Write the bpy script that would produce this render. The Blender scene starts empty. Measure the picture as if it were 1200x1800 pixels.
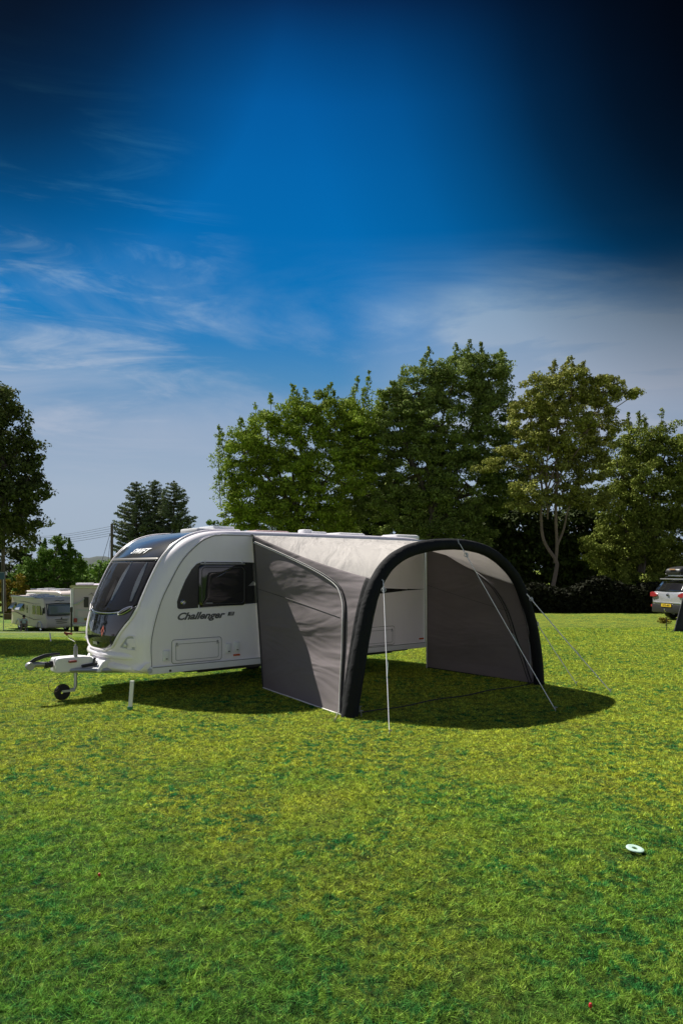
import bpy, bmesh, math, random
import numpy as np
from mathutils import Vector, Matrix
random.seed(7); RNG = np.random.default_rng(11)
sc = bpy.context.scene
COL = sc.collection
R = math.radians

# ------------------------------------------------------------------ camera
F = 1266.0; H = 2.0                      # focal length in photo pixels, eye height
cd = bpy.data.cameras.new('camera'); cam = bpy.data.objects.new('camera', cd); COL.objects.link(cam)
cam.location = (0, 0, H); cam.rotation_euler = (R(90), 0, 0)
cd.sensor_fit = 'VERTICAL'; cd.sensor_height = 36; cd.lens = 36 * F / 1800; cd.shift_y = 100 / 1800
cd.clip_start = .05; cd.clip_end = 5000
sc.camera = cam

# ------------------------------------------------------------------ sun and sky
EXPO = 0.8
sc.view_settings.view_transform = 'Standard'; sc.view_settings.look = 'None'
sc.view_settings.exposure = EXPO; sc.view_settings.gamma = 1
SUN = Vector((-.63, .52, 1.0)).normalized()
sl = bpy.data.lights.new('sun', 'SUN'); sl.energy = 5.0; sl.angle = R(.5); sl.color = (1, .95, .86)
so = bpy.data.objects.new('sun', sl); COL.objects.link(so)
so.rotation_euler = SUN.to_track_quat('Z', 'Y').to_euler(); so.location = SUN * 60

def make_world():
    w = bpy.data.worlds.new('World'); sc.world = w; w.use_nodes = True
    nt = w.node_tree; N = nt.nodes; L = nt.links; N.clear()
    def n(t, **k):
        x = N.new(t)
        for a, b in k.items(): setattr(x, a, b)
        return x
    out = n('ShaderNodeOutputWorld'); bg = n('ShaderNodeBackground'); L.new(bg.outputs[0], out.inputs[0])
    tc = n('ShaderNodeTexCoord'); D = tc.outputs['Generated']
    sep = n('ShaderNodeSeparateXYZ'); L.new(D, sep.inputs[0])
    def ramp(src, pts, interp='LINEAR'):
        r = n('ShaderNodeValToRGB'); r.color_ramp.interpolation = interp
        e = r.color_ramp.elements
        while len(e) > 1: e.remove(e[-1])
        e[0].position = pts[0][0]; e[0].color = pts[0][1]
        for p, c in pts[1:]:
            q = e.new(p); q.color = c
        L.new(src, r.inputs[0]); return r.outputs[0]
    def g(v): return (v, v, v, 1)
    def mul(a, b, f=1.0):
        m = n('ShaderNodeMix', data_type='RGBA', blend_type='MULTIPLY'); m.inputs[0].default_value = f
        L.new(a, m.inputs[6]); L.new(b, m.inputs[7]); return m.outputs[2]
    def mathn(op, a, b=None):
        m = n('ShaderNodeMath', operation=op)
        for i, s in enumerate((a, b)):
            if s is None: continue
            if isinstance(s, (int, float)): m.inputs[i].default_value = s
            else: L.new(s, m.inputs[i])
        return m.outputs[0]
    def dot(v):
        v = Vector(v).normalized()
        m = n('ShaderNodeVectorMath', operation='DOT_PRODUCT'); L.new(D, m.inputs[0]); m.inputs[1].default_value = v
        return m.outputs['Value']
    sky = n('ShaderNodeTexSky', sky_type='NISHITA'); sky.sun_disc = False
    sky.sun_elevation = math.asin(SUN.z); sky.sun_rotation = math.atan2(SUN.x, SUN.y)
    # clear sky colour by height above the horizon, deep polarised blue higher up
    base = ramp(sep.outputs['Z'], [(0, (.36, .44, .54, 1)), (.10, (.36, .45, .57, 1)), (.18, (.27, .38, .54, 1)), (.25, (.080, .26, .50, 1)),
                                   (.32, (.002, .185, .50, 1)), (.40, (.0, .150, .45, 1)), (.48, (.0, .128, .41, 1)), (.54, (.0, .102, .35, 1)),
                                   (.585, (.0, .062, .225, 1)), (.625, (.001, .020, .085, 1)), (.66, (.003, .012, .055, 1)), (.72, (.006, .012, .06, 1)), (1, (.01, .04, .12, 1))])
    d1 = ramp(dot((.711, 1, .869)), [(.85, g(1)), (.90, g(.80)), (.93, g(.50)), (.955, g(.17)), (.975, g(.05)), (.99, g(.012))])
    d2 = ramp(dot((-.553, 1, .908)), [(.945, g(1)), (.968, g(.60)), (.985, g(.22)), (.997, g(.07))])
    # thin cirrus: stretched, warped noise on the sky's own directions
    mp = n('ShaderNodeMapping'); mp.inputs['Rotation'].default_value = (0, R(24), 0); mp.inputs['Scale'].default_value = (1.0, 1.6, 4.2)
    L.new(D, mp.inputs[0])
    n1 = n('ShaderNodeTexNoise'); n1.inputs['Scale'].default_value = 1.7; n1.inputs['Detail'].default_value = 9; n1.inputs['Roughness'].default_value = .60
    n1.inputs['Distortion'].default_value = .7; L.new(mp.outputs[0], n1.inputs[0])
    mp2 = n('ShaderNodeMapping'); mp2.inputs['Rotation'].default_value = (0, R(-38), 0); mp2.inputs['Scale'].default_value = (1.2, 1.0, 7.0)
    L.new(D, mp2.inputs[0])
    n2 = n('ShaderNodeTexNoise'); n2.inputs['Scale'].default_value = 3.1; n2.inputs['Detail'].default_value = 8; n2.inputs['Roughness'].default_value = .62
    n2.inputs['Distortion'].default_value = .9; L.new(mp2.outputs[0], n2.inputs[0])
    wisps = ramp(n1.outputs[0], [(.42, g(0)), (.72, g(1))], 'EASE')
    wisps2 = ramp(n2.outputs[0], [(.47, g(0)), (.75, g(1))], 'EASE')
    band = ramp(dot((.40, 1, .33)), [(.93, g(0)), (.965, g(.45)), (.985, g(1)), (1, g(1))], 'EASE')
    hz = ramp(sep.outputs['Z'], [(0, g(.35)), (.14, g(.85)), (.27, g(.95)), (.36, g(.38)), (.42, g(0))])
    lw = ramp(dot((-.45, 1, .38)), [(.955, g(0)), (.985, g(.8)), (1, g(.9))], 'EASE')
    c1 = mathn('MULTIPLY', wisps, mathn('MULTIPLY', hz, mathn('ADD', mathn('MULTIPLY', band, 1.3), .55)))
    softb = mathn('MULTIPLY', ramp(sep.outputs['Z'], [(.15, g(.0)), (.22, g(.8)), (.30, g(.7)), (.39, g(0))], 'EASE'), mathn('MULTIPLY', band, 1.0))
    c2 = mathn('MULTIPLY', wisps2, mathn('MULTIPLY', lw, .75))
    cf = mathn('MINIMUM', mathn('ADD', mathn('ADD', c1, c2), softb), .92)
    mx = n('ShaderNodeMix', data_type='RGBA'); L.new(cf, mx.inputs[0]); L.new(base, mx.inputs[6])
    ccol = ramp(sep.outputs['Z'], [(.1, (.38, .45, .57, 1)), (.22, (.44, .50, .62, 1)), (.36, (.30, .46, .64, 1)), (.45, (.06, .32, .62, 1))])
    L.new(ccol, mx.inputs[7])
    c = mul(mul(mx.outputs[2], d1), d2)
    # the half of the sky behind the photographer is hazier and brighter
    back = ramp(mathn('ADD', mathn('MULTIPLY', sep.outputs['Y'], -.5), .5), [(.22, g(0)), (.62, g(1))], 'EASE')
    m3 = n('ShaderNodeMix', data_type='RGBA'); L.new(back, m3.inputs[0]); L.new(c, m3.inputs[6])
    bb = ramp(sep.outputs['Z'], [(0, (.74, .73, .80, 1)), (.3, (.37, .39, .48, 1)), (.55, (.04, .08, .16, 1)), (1, (.015, .05, .12, 1))])
    L.new(bb, m3.inputs[7])
    # a share of the physical sky on top
    s1 = n('ShaderNodeVectorMath', operation='SCALE'); s1.inputs['Scale'].default_value = .0006; L.new(sky.outputs[0], s1.inputs[0])
    ad = n('ShaderNodeVectorMath', operation='ADD'); L.new(m3.outputs[2], ad.inputs[0]); L.new(s1.outputs[0], ad.inputs[1])
    L.new(ad.outputs[0], bg.inputs[0]); bg.inputs[1].default_value = 1.0 / 2 ** EXPO
make_world()

# ------------------------------------------------------------------ helpers
def tag(o, label=None, cat=None, group=None, kind=None):
    if label: o['label'] = label
    if cat: o['category'] = cat
    if group: o['group'] = group
    if kind: o['kind'] = kind
    return o
def empty(name, loc, rz=0, **k):
    o = bpy.data.objects.new(name, None); COL.objects.link(o); o.location = loc; o.rotation_euler = (0, 0, rz)
    o.empty_display_size = .3
    return tag(o, **k)
def link(name, me, mat, parent=None, smooth=False):
    if mat is not None: me.materials.append(mat)
    if smooth: me.polygons.foreach_set('use_smooth', [True] * len(me.polygons))
    o = bpy.data.objects.new(name, me); COL.objects.link(o)
    if parent is not None: o.parent = parent
    return o
class MB:
    """collects shapes, links them as one mesh"""
    def __init__(s): s.v = []; s.f = []
    def add(s, v, f):
        k = len(s.v); s.v += [tuple(p) for p in v]; s.f += [tuple(i + k for i in q) for q in f]; return s
    def box(s, c, d, rz=0, bev=0):
        bm = bmesh.new(); bmesh.ops.create_cube(bm, size=1)
        bmesh.ops.scale(bm, vec=d, verts=bm.verts)
        if bev: bmesh.ops.bevel(bm, geom=bm.edges[:], offset=bev, segments=2, profile=.6, affect='EDGES')
        M = Matrix.Translation(c) @ Matrix.Rotation(rz, 4, 'Z'); bmesh.ops.transform(bm, matrix=M, verts=bm.verts)
        bm.verts.index_update()
        s.add([v.co[:] for v in bm.verts], [[v.index for v in f.verts] for f in bm.faces]); bm.free(); return s
    def tube(s, pts, r, n=10, caps=True, flat=1.0):
        pts = [Vector(p) for p in pts]; rs = r if isinstance(r, (list, tuple)) else [r] * len(pts)
        V = []; Fc = []; up = Vector((0, 0, 1)); prev = None
        for i, p in enumerate(pts):
            a = pts[max(i - 1, 0)]; b = pts[min(i + 1, len(pts) - 1)]; t = (b - a).normalized()
            if prev is None:
                x = t.cross(up)
                if x.length < 1e-3: x = t.cross(Vector((1, 0, 0)))
                x.normalize()
            else:
                x = (prev - t * prev.dot(t)).normalized()
            prev = x; y = t.cross(x)
            for k in range(n):
                a_ = 2 * math.pi * k / n
                V.append(p + x * math.cos(a_) * rs[i] + y * math.sin(a_) * rs[i] * flat)
        for i in range(len(pts) - 1):
            for k in range(n):
                Fc.append((i * n + k, i * n + (k + 1) % n, (i + 1) * n + (k + 1) % n, (i + 1) * n + k))
        if caps: Fc.append(tuple(range(n))[::-1]); Fc.append(tuple((len(pts) - 1) * n + k for k in range(n)))
        return s.add(V, Fc)
    def lathe(s, prof, c=(0, 0, 0), axis='Z', n=24):
        V = []; Fc = []
        for r, h in prof:
            for k in range(n):
                a = 2 * math.pi * k / n; x, y = r * math.cos(a), r * math.sin(a)
                p = {'Z': (x, y, h), 'Y': (x, h, y), 'X': (h, x, y)}[axis]
                V.append((p[0] + c[0], p[1] + c[1], p[2] + c[2]))
        for i in range(len(prof) - 1):
            for k in range(n): Fc.append((i * n + k, i * n + (k + 1) % n, (i + 1) * n + (k + 1) % n, (i + 1) * n + k))
        return s.add(V, Fc)
    def prism(s, poly, a, b, plane='XZ'):
        """polygon (u,v) extruded between depths a and b; plane XZ extrudes along Y"""
        n = len(poly)
        def P(u, v, w): return {'XZ': (u, w, v), 'YZ': (w, u, v), 'XY': (u, v, w)}[plane]
        V = [P(u, v, a) for u, v in poly] + [P(u, v, b) for u, v in poly]
        Fc = [tuple(range(n)), tuple(range(2 * n - 1, n - 1, -1))] + [(i, i + n, (i + 1) % n + n, (i + 1) % n) for i in range(n)]
        return s.add(V, Fc)
    def grid(s, P, nu, nv):
        V = [P(i / (nu - 1), j / (nv - 1)) for j in range(nv) for i in range(nu)]
        return s.add(V, [(j * nu + i, j * nu + i + 1, (j + 1) * nu + i + 1, (j + 1) * nu + i) for j in range(nv - 1) for i in range(nu - 1)])
    def build(s, name, mat, parent=None, smooth=False, fix=True, bev=0, solid=0, off=-1):
        me = bpy.data.meshes.new(name); me.from_pydata(s.v, [], s.f)
        if fix:
            bm = bmesh.new(); bm.from_mesh(me); bmesh.ops.recalc_face_normals(bm, faces=bm.faces[:]); bm.to_mesh(me); bm.free()
        o = link(name, me, mat, parent, smooth)
        if solid:
            m = o.modifiers.new('solid', 'SOLIDIFY'); m.thickness = solid; m.offset = off
        if bev:
            m = o.modifiers.new('bevel', 'BEVEL'); m.width = bev; m.segments = 2; m.limit_method = 'ANGLE'; m.angle_limit = R(40)
        if smooth and (bev or not solid):
            try:
                me.set_sharp_from_angle(angle=R(38))
            except Exception: pass
        return o
def rrect(x0, z0, x1, z1, r, n=5):
    out = []
    for cx, cz, a0 in ((x1 - r, z1 - r, 0), (x0 + r, z1 - r, 90), (x0 + r, z0 + r, 180), (x1 - r, z0 + r, 270)):
        for k in range(n + 1):
            a = R(a0 + 90 * k / n); out.append((cx + r * math.cos(a), cz + r * math.sin(a)))
    return out
def catmull(P, n=8):
    P = [np.array(p, float) for p in P]; Q = [2 * P[0] - P[1]] + P + [2 * P[-1] - P[-2]]; out = []
    for i in range(1, len(Q) - 2):
        for k in range(n):
            t = k / n; a, b, c, d = Q[i - 1:i + 3]
            out.append(.5 * ((2 * b) + (-a + c) * t + (2 * a - 5 * b + 4 * c - d) * t * t + (-a + 3 * b - 3 * c + d) * t ** 3))
    out.append(P[-1]); return np.array(out)
def text_mesh(body, size, shear=0, offset=0, extrude=.002, spacing=1.0):
    cu = bpy.data.curves.new('lettering', 'FONT'); cu.body = body; cu.size = size; cu.shear = shear; cu.offset = offset
    cu.extrude = extrude; cu.align_x = 'CENTER'; cu.align_y = 'CENTER'; cu.space_character = spacing; cu.resolution_u = 3
    o = bpy.data.objects.new('lettering', cu); COL.objects.link(o)
    dg = bpy.context.evaluated_depsgraph_get(); me = bpy.data.meshes.new_from_object(o.evaluated_get(dg))
    bpy.data.objects.remove(o); bpy.data.curves.remove(cu); return me

# ------------------------------------------------------------------ materials
MATS = {}
def mat(name, col, rough=.5, metal=0, var=.0, vscale=6, bump=0, bscale=40, spec=.5, coat=0, transl=0, island=0, dirt=0):
    if name in MATS: return MATS[name]
    m = bpy.data.materials.new(name); m.use_nodes = True; nt = m.node_tree; N = nt.nodes; L = nt.links
    b = N['Principled BSDF']; out = N['Material Output']
    b.inputs['Roughness'].default_value = rough; b.inputs['Metallic'].default_value = metal
    b.inputs['Specular IOR Level'].default_value = spec; b.inputs['Coat Weight'].default_value = coat
    tc = N.new('ShaderNodeTexCoord')
    no = N.new('ShaderNodeTexNoise'); no.inputs['Scale'].default_value = vscale; no.inputs['Detail'].default_value = 6
    L.new(tc.outputs['Object'], no.inputs[0])
    mx = N.new('ShaderNodeMix'); mx.data_type = 'RGBA'
    c1 = tuple(c * (1 - var) for c in col[:3]) + (1,); c2 = tuple(min(c * (1 + var), 1) for c in col[:3]) + (1,)
    mx.inputs[6].default_value = c1; mx.inputs[7].default_value = c2; L.new(no.outputs[0], mx.inputs[0])
    csock = mx.outputs[2]
    if island:
        gi = N.new('ShaderNodeNewGeometry'); hs = N.new('ShaderNodeHueSaturation'); L.new(csock, hs.inputs['Color'])
        mr = N.new('ShaderNodeMapRange'); mr.inputs[3].default_value = 1 - island; mr.inputs[4].default_value = 1 + island
        L.new(gi.outputs['Random Per Island'], mr.inputs[0]); L.new(mr.outputs[0], hs.inputs['Value'])
        mr2 = N.new('ShaderNodeMapRange'); mr2.inputs[3].default_value = .485; mr2.inputs[4].default_value = .512
        mt = N.new('ShaderNodeMath'); mt.operation = 'FRACT'; mm = N.new('ShaderNodeMath'); mm.operation = 'MULTIPLY'; mm.inputs[1].default_value = 17.3
        L.new(gi.outputs['Random Per Island'], mm.inputs[0]); L.new(mm.outputs[0], mt.inputs[0]); L.new(mt.outputs[0], mr2.inputs[0]); L.new(mr2.outputs[0], hs.inputs['Hue'])
        csock = hs.outputs[0]
    if dirt:
        nd = N.new('ShaderNodeTexNoise'); nd.inputs['Scale'].default_value = 3; nd.inputs['Detail'].default_value = 10; nd.inputs['Roughness'].default_value = .7
        mpd = N.new('ShaderNodeMapping'); mpd.inputs['Scale'].default_value = (1.3, 1.3, .35); L.new(tc.outputs['Object'], mpd.inputs[0]); L.new(mpd.outputs[0], nd.inputs[0])
        rd = N.new('ShaderNodeMapRange'); rd.inputs[1].default_value = .5; rd.inputs[2].default_value = .8; rd.inputs[4].default_value = dirt; L.new(nd.outputs[0], rd.inputs[0])
        md = N.new('ShaderNodeMix'); md.data_type = 'RGBA'; L.new(rd.outputs[0], md.inputs[0]); L.new(csock, md.inputs[6]); md.inputs[7].default_value = (.22, .19, .14, 1); csock = md.outputs[2]
        ra = N.new('ShaderNodeMath'); ra.operation = 'MULTIPLY_ADD'; L.new(nd.outputs[0], ra.inputs[0]); ra.inputs[1].default_value = .3; ra.inputs[2].default_value = rough - .1; L.new(ra.outputs[0], b.inputs['Roughness'])
    L.new(csock, b.inputs['Base Color'])
    if bump:
        nb = N.new('ShaderNodeTexNoise'); nb.inputs['Scale'].default_value = bscale; nb.inputs['Detail'].default_value = 5
        L.new(tc.outputs['Object'], nb.inputs[0]); bp = N.new('ShaderNodeBump'); bp.inputs['Strength'].default_value = bump; bp.inputs['Distance'].default_value = .02
        L.new(nb.outputs[0], bp.inputs['Height']); L.new(bp.outputs[0], b.inputs['Normal'])
    if transl:
        t = N.new('ShaderNodeBsdfTranslucent'); L.new(csock, t.inputs[0]); ms = N.new('ShaderNodeMixShader'); ms.inputs[0].default_value = transl
        L.new(b.outputs[0], ms.inputs[1]); L.new(t.outputs[0], ms.inputs[2]); L.new(ms.outputs[0], out.inputs[0])
    MATS[name] = m; return m
def fabric(name, col, transl=.1, fold=.5, fscale=2.2, stretch=(1, 1, 3), rot=(0, 0, 0)):
    """woven cloth: soft folds as bump, fine weave, a little light through"""
    m = mat(name, col, rough=.85, var=.08, vscale=3, spec=.25, transl=transl)
    nt = m.node_tree; N = nt.nodes; L = nt.links; b = N['Principled BSDF']
    tc = N.new('ShaderNodeTexCoord'); mp = N.new('ShaderNodeMapping'); mp.inputs['Scale'].default_value = stretch; mp.inputs['Rotation'].default_value = rot
    L.new(tc.outputs['Object'], mp.inputs[0])
    n1 = N.new('ShaderNodeTexNoise'); n1.inputs['Scale'].default_value = fscale; n1.inputs['Detail'].default_value = 3; n1.inputs['Distortion'].default_value = .6
    L.new(mp.outputs[0], n1.inputs[0])
    n2 = N.new('ShaderNodeTexNoise'); n2.inputs['Scale'].default_value = 260; L.new(tc.outputs['Object'], n2.inputs[0])
    b1 = N.new('ShaderNodeBump'); b1.inputs['Strength'].default_value = fold; b1.inputs['Distance'].default_value = .12; L.new(n1.outputs[0], b1.inputs['Height'])
    b2 = N.new('ShaderNodeBump'); b2.inputs['Strength'].default_value = .15; b2.inputs['Distance'].default_value = .002; L.new(n2.outputs[0], b2.inputs['Height'])
    L.new(b1.outputs[0], b2.inputs['Normal']); L.new(b2.outputs[0], b.inputs['Normal'])
    return m
gel = mat('white_gelcoat', (.86, .815, .865), .28, var=.03, vscale=1.5, coat=.3, dirt=.10)
gel2 = mat('side_aluminium', (.83, .785, .835), .36, var=.02, vscale=1.2, dirt=.07)
seamm = mat('seam_sealant', (.16, .16, .165), .6)
blackgl = mat('black_acrylic', (.008, .008, .010), .07, var=.2, coat=.4, spec=.6)
tint = mat('tinted_glass', (.012, .012, .014), .035, spec=.7, coat=.5)
def smoked_glass():
    m = bpy.data.materials.new('smoked_window'); m.use_nodes = True; nt = m.node_tree; N = nt.nodes; L = nt.links; b = N['Principled BSDF']
    b.inputs['Base Color'].default_value = (.006, .006, .007, 1); b.inputs['Roughness'].default_value = .04; b.inputs['Specular IOR Level'].default_value = .5
    t = N.new('ShaderNodeBsdfTransparent'); t.inputs[0].default_value = (.85, .85, .87, 1); ms = N.new('ShaderNodeMixShader'); ms.inputs[0].default_value = .75
    L.new(b.outputs[0], ms.inputs[1]); L.new(t.outputs[0], ms.inputs[2]); L.new(ms.outputs[0], N['Material Output'].inputs[0]); return m
smoked = smoked_glass()
darkpl = mat('dark_panel', (.035, .036, .040), .16, var=.15, coat=.5)
gdec = mat('charcoal_decal', (.022, .022, .024), .25, var=.1)
sdec = mat('silver_decal', (.45, .45, .47), .3, metal=.6)
chrome = mat('chrome', (.7, .7, .72), .18, metal=1)
galv = mat('galvanised_steel', (.42, .43, .45), .42, metal=.8, var=.15, bump=.1)
wpl = mat('white_plastic', (.72, .72, .74), .4, var=.04, dirt=.08)
gpl = mat('grey_plastic', (.42, .43, .46), .45, var=.06)
bpl = mat('black_plastic', (.018, .018, .020), .45, var=.2)
rubber = mat('tyre_rubber', (.014, .014, .014), .8, bump=.3)
redpl = mat('red_plastic', (.28, .015, .018), .35)
amber = mat('amber_reflector', (.55, .10, .02), .25)
steel = mat('painted_steel', (.30, .30, .32), .4, metal=.5)

# ------------------------------------------------------------------ terrain
def sst(a, b, x):
    t = np.clip((x - a) / (b - a), 0, 1); return t * t * (3 - 2 * t)
def ground_z(x, y):
    x = np.asarray(x, float); y = np.asarray(y, float)
    Lf = sst(1, -9, x) if False else 1 - sst(-9, 1, x)
    drop = np.clip((y - 20) / 37, 0, 1) * 2.9
    far = sst(60, 130, y)
    und = .012 * np.sin(x * 1.9 + .7 * np.sin(y * .8)) * np.sin(y * 1.3 + 1) * (y < 60)
    return -drop * np.maximum(Lf, far) + und - .10 * sst(17, 22, y) * 0
def gz(x, y): return float(ground_z(x, y))
def W(px, py, d): return Vector(((px - 600) * d / F, d, H - (py - 1000) * d / F))

def grass_nodes(name, far=True):
    m = bpy.data.materials.new(name); m.use_nodes = True; nt = m.node_tree; N = nt.nodes; L = nt.links; b = N['Principled BSDF']
    geo = N.new('ShaderNodeNewGeometry'); P = geo.outputs['Position']
    def noise(s, d=5, dis=0, rough=.6, sc_=(1, 1, 1)):
        mp = N.new('ShaderNodeMapping'); mp.inputs['Scale'].default_value = sc_; L.new(P, mp.inputs[0])
        x = N.new('ShaderNodeTexNoise'); x.inputs['Scale'].default_value = s; x.inputs['Detail'].default_value = d; x.inputs['Distortion'].default_value = dis
        x.inputs['Roughness'].default_value = rough; L.new(mp.outputs[0], x.inputs[0]); return x.outputs[0]
    def ramp(s, pts):
        r = N.new('ShaderNodeValToRGB'); e = r.color_ramp.elements
        while len(e) > 1: e.remove(e[-1])
        e[0].position = pts[0][0]; e[0].color = pts[0][1]
        for p, c in pts[1:]: e.new(p).color = c
        L.new(s, r.inputs[0]); return r.outputs[0]
    def mix(f, a, b_, bt='MIX'):
        x = N.new('ShaderNodeMix'); x.data_type = 'RGBA'; x.blend_type = bt
        for i, s in ((0, f), (6, a), (7, b_)):
            if isinstance(s, (float, tuple)): x.inputs[i].default_value = s
            else: L.new(s, x.inputs[i])
        return x.outputs[2]
    k = 1.75 if not far else 1.05
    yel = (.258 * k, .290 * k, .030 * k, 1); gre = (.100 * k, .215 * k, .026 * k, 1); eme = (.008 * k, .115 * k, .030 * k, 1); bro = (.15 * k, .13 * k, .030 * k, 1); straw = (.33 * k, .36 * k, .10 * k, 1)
    # mown lawn: sunburnt yellow drifts, clover-green tufts, thin brown patches
    g1 = ramp(noise(.33, 3, .3), [(.36, (0, 0, 0, 1)), (.62, (1, 1, 1, 1))])
    sepx = N.new('ShaderNodeSeparateXYZ'); L.new(P, sepx.inputs[0])
    # the lawn is drier out in the open middle of the field, greener near and left, the near edge darkened as painted vignette
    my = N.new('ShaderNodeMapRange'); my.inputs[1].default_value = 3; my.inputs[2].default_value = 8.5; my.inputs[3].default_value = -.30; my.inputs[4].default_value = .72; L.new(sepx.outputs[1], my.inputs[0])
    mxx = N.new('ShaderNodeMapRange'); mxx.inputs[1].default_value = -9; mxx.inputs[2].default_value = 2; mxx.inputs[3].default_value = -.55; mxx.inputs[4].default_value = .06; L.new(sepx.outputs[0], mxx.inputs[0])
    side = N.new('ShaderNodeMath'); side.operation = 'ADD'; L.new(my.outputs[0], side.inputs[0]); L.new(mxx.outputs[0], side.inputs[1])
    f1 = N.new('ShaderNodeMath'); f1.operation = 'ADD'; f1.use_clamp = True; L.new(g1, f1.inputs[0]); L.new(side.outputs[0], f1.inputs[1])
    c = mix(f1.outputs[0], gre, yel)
    tuft = ramp(noise(8.0, 6, .8, .78), [(.485, (0, 0, 0, 1)), (.55, (1, 1, 1, 1))])
    tuft2 = ramp(noise(.9, 3, .3), [(.36, (.30, .30, .30, 1)), (.58, (1, 1, 1, 1))])
    c = mix(mix(1.0, tuft, tuft2, 'MULTIPLY'), c, eme)
    br = ramp(noise(1.6, 5, .5, .65), [(.60, (0, 0, 0, 1)), (.72, (.55, .55, .55, 1))])
    c = mix(br, c, bro)
    st = ramp(noise(38, 3), [(.55, (0, 0, 0, 1)), (.70, (.6, .6, .6, 1))]); c = mix(st, c, straw)
    vig = N.new('ShaderNodeMapRange'); vig.inputs[1].default_value = 3; vig.inputs[2].default_value = 6.5; vig.inputs[3].default_value = .5; vig.inputs[4].default_value = 0; L.new(sepx.outputs[1], vig.inputs[0])  # mixes a painted vignette into the near lawn colour
    c = mix(vig.outputs[0], c, (.042 * k, .105 * k, .018 * k, 1))
    mot = ramp(noise(17, 6, .5, .85), [(.38, (.16, .22, .16, 1)), (.48, (.85, .88, .85, 1)), (.62, (1.5, 1.45, 1.4, 1))]); c = mix(1.0, c, mot, 'MULTIPLY')
    if not far:
        mr = N.new('ShaderNodeMapRange'); mr.inputs[3].default_value = .35; mr.inputs[4].default_value = 1.65; L.new(geo.outputs['Random Per Island'], mr.inputs[0])
        hs = N.new('ShaderNodeHueSaturation'); L.new(c, hs.inputs['Color']); L.new(mr.outputs[0], hs.inputs['Value']); c = hs.outputs[0]
    else:
        sp = ramp(noise(26, 6, .4, .8, (1, .55, 1)), [(.38, (.35, .38, .35, 1)), (.56, (1.2, 1.2, 1.2, 1))])
        c = mix(1.0, c, sp, 'MULTIPLY')
        sp2 = ramp(noise(3.2, 6, .4, .75, (1, .7, 1)), [(.36, (.62, .62, .62, 1)), (.60, (1.1, 1.1, 1.1, 1))])
        c = mix(1.0, c, sp2, 'MULTIPLY')
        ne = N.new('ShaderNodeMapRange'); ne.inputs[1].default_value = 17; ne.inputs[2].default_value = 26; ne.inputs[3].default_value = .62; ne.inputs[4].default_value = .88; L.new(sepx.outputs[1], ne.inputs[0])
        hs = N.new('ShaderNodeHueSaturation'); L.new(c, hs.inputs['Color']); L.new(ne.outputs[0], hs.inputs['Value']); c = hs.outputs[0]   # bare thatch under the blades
        bp = N.new('ShaderNodeBump'); bp.inputs['Strength'].default_value = 1; bp.inputs['Distance'].default_value = .05
        L.new(noise(22, 8, .3, .75), bp.inputs['Height']); L.new(bp.outputs[0], b.inputs['Normal'])
    L.new(c, b.inputs['Base Color']); b.inputs['Roughness'].default_value = .8; b.inputs['Specular IOR Level'].default_value = .08
    if not far:
        t = N.new('ShaderNodeBsdfTranslucent'); L.new(c, t.inputs[0]); ms = N.new('ShaderNodeMixShader'); ms.inputs[0].default_value = .24
        L.new(b.outputs[0], ms.inputs[1]); L.new(t.outputs[0], ms.inputs[2]); L.new(ms.outputs[0], N['Material Output'].inputs[0])
    return m
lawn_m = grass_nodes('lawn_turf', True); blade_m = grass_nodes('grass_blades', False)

def make_ground():
    xs = np.concatenate([-np.geomspace(1500, 42, 22), np.linspace(-40, 40, 161), np.geomspace(42, 1500, 22)])
    ys = np.concatenate([-np.geomspace(400, 6, 14), np.linspace(-4, 80, 169), np.geomspace(84, 2500, 26)])
    X, Y = np.meshgrid(xs, ys); Z = ground_z(X, Y); nx, ny = len(xs), len(ys)
    V = np.stack([X.ravel(), Y.ravel(), Z.ravel()], 1)
    j, i = np.meshgrid(np.arange(ny - 1), np.arange(nx - 1), indexing='ij'); a = (j * nx + i).ravel()
    Fc = np.stack([a, a + 1, a + nx + 1, a + nx], 1)
    me = bpy.data.meshes.new('ground'); me.from_pydata(V.tolist(), [], Fc.tolist())
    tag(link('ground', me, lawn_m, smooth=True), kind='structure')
    # pale gravel path far down on the left
    b = MB(); xs2 = np.linspace(-60, -8, 40)
    b.grid(lambda u, v: (-60 + 50 * u, 43.2 + 1.8 * v + .8 * math.sin(u * 5), gz(-60 + 50 * u, 43.2 + 1.8 * v + .8 * math.sin(u * 5)) + .02), 40, 3)
    tag(b.build('path', mat('pale_gravel', (.30, .33, .22), .9, var=.25, vscale=3, bump=.5), smooth=True), kind='structure')
    # hill beyond
    hb = MB()
    def hill(u, v):
        x = -330 + 420 * u; y = 430 + 130 * v
        z = -4 + 11.5 * math.exp(-((x + 168) / 34) ** 2) * math.sin(math.pi * min(v * 1.0, 1)) + 5.5 * math.exp(-((x + 110) / 60) ** 2) * math.sin(math.pi * v) + 12 * math.exp(-((x + 260) / 50) ** 2) * math.sin(math.pi * v)
        z += math.sin(math.pi * v) * (.5 * math.sin(x * .45) + .4 * math.sin(x * .9 + y))
        return (x, y, z)
    hb.grid(hill, 160, 14)
    tag(hb.build('hills', mat('wooded_hill', (.026, .042, .040), .95, var=.6, vscale=.15, bump=1, bscale=.5), smooth=True), kind='structure')
make_ground()

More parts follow.
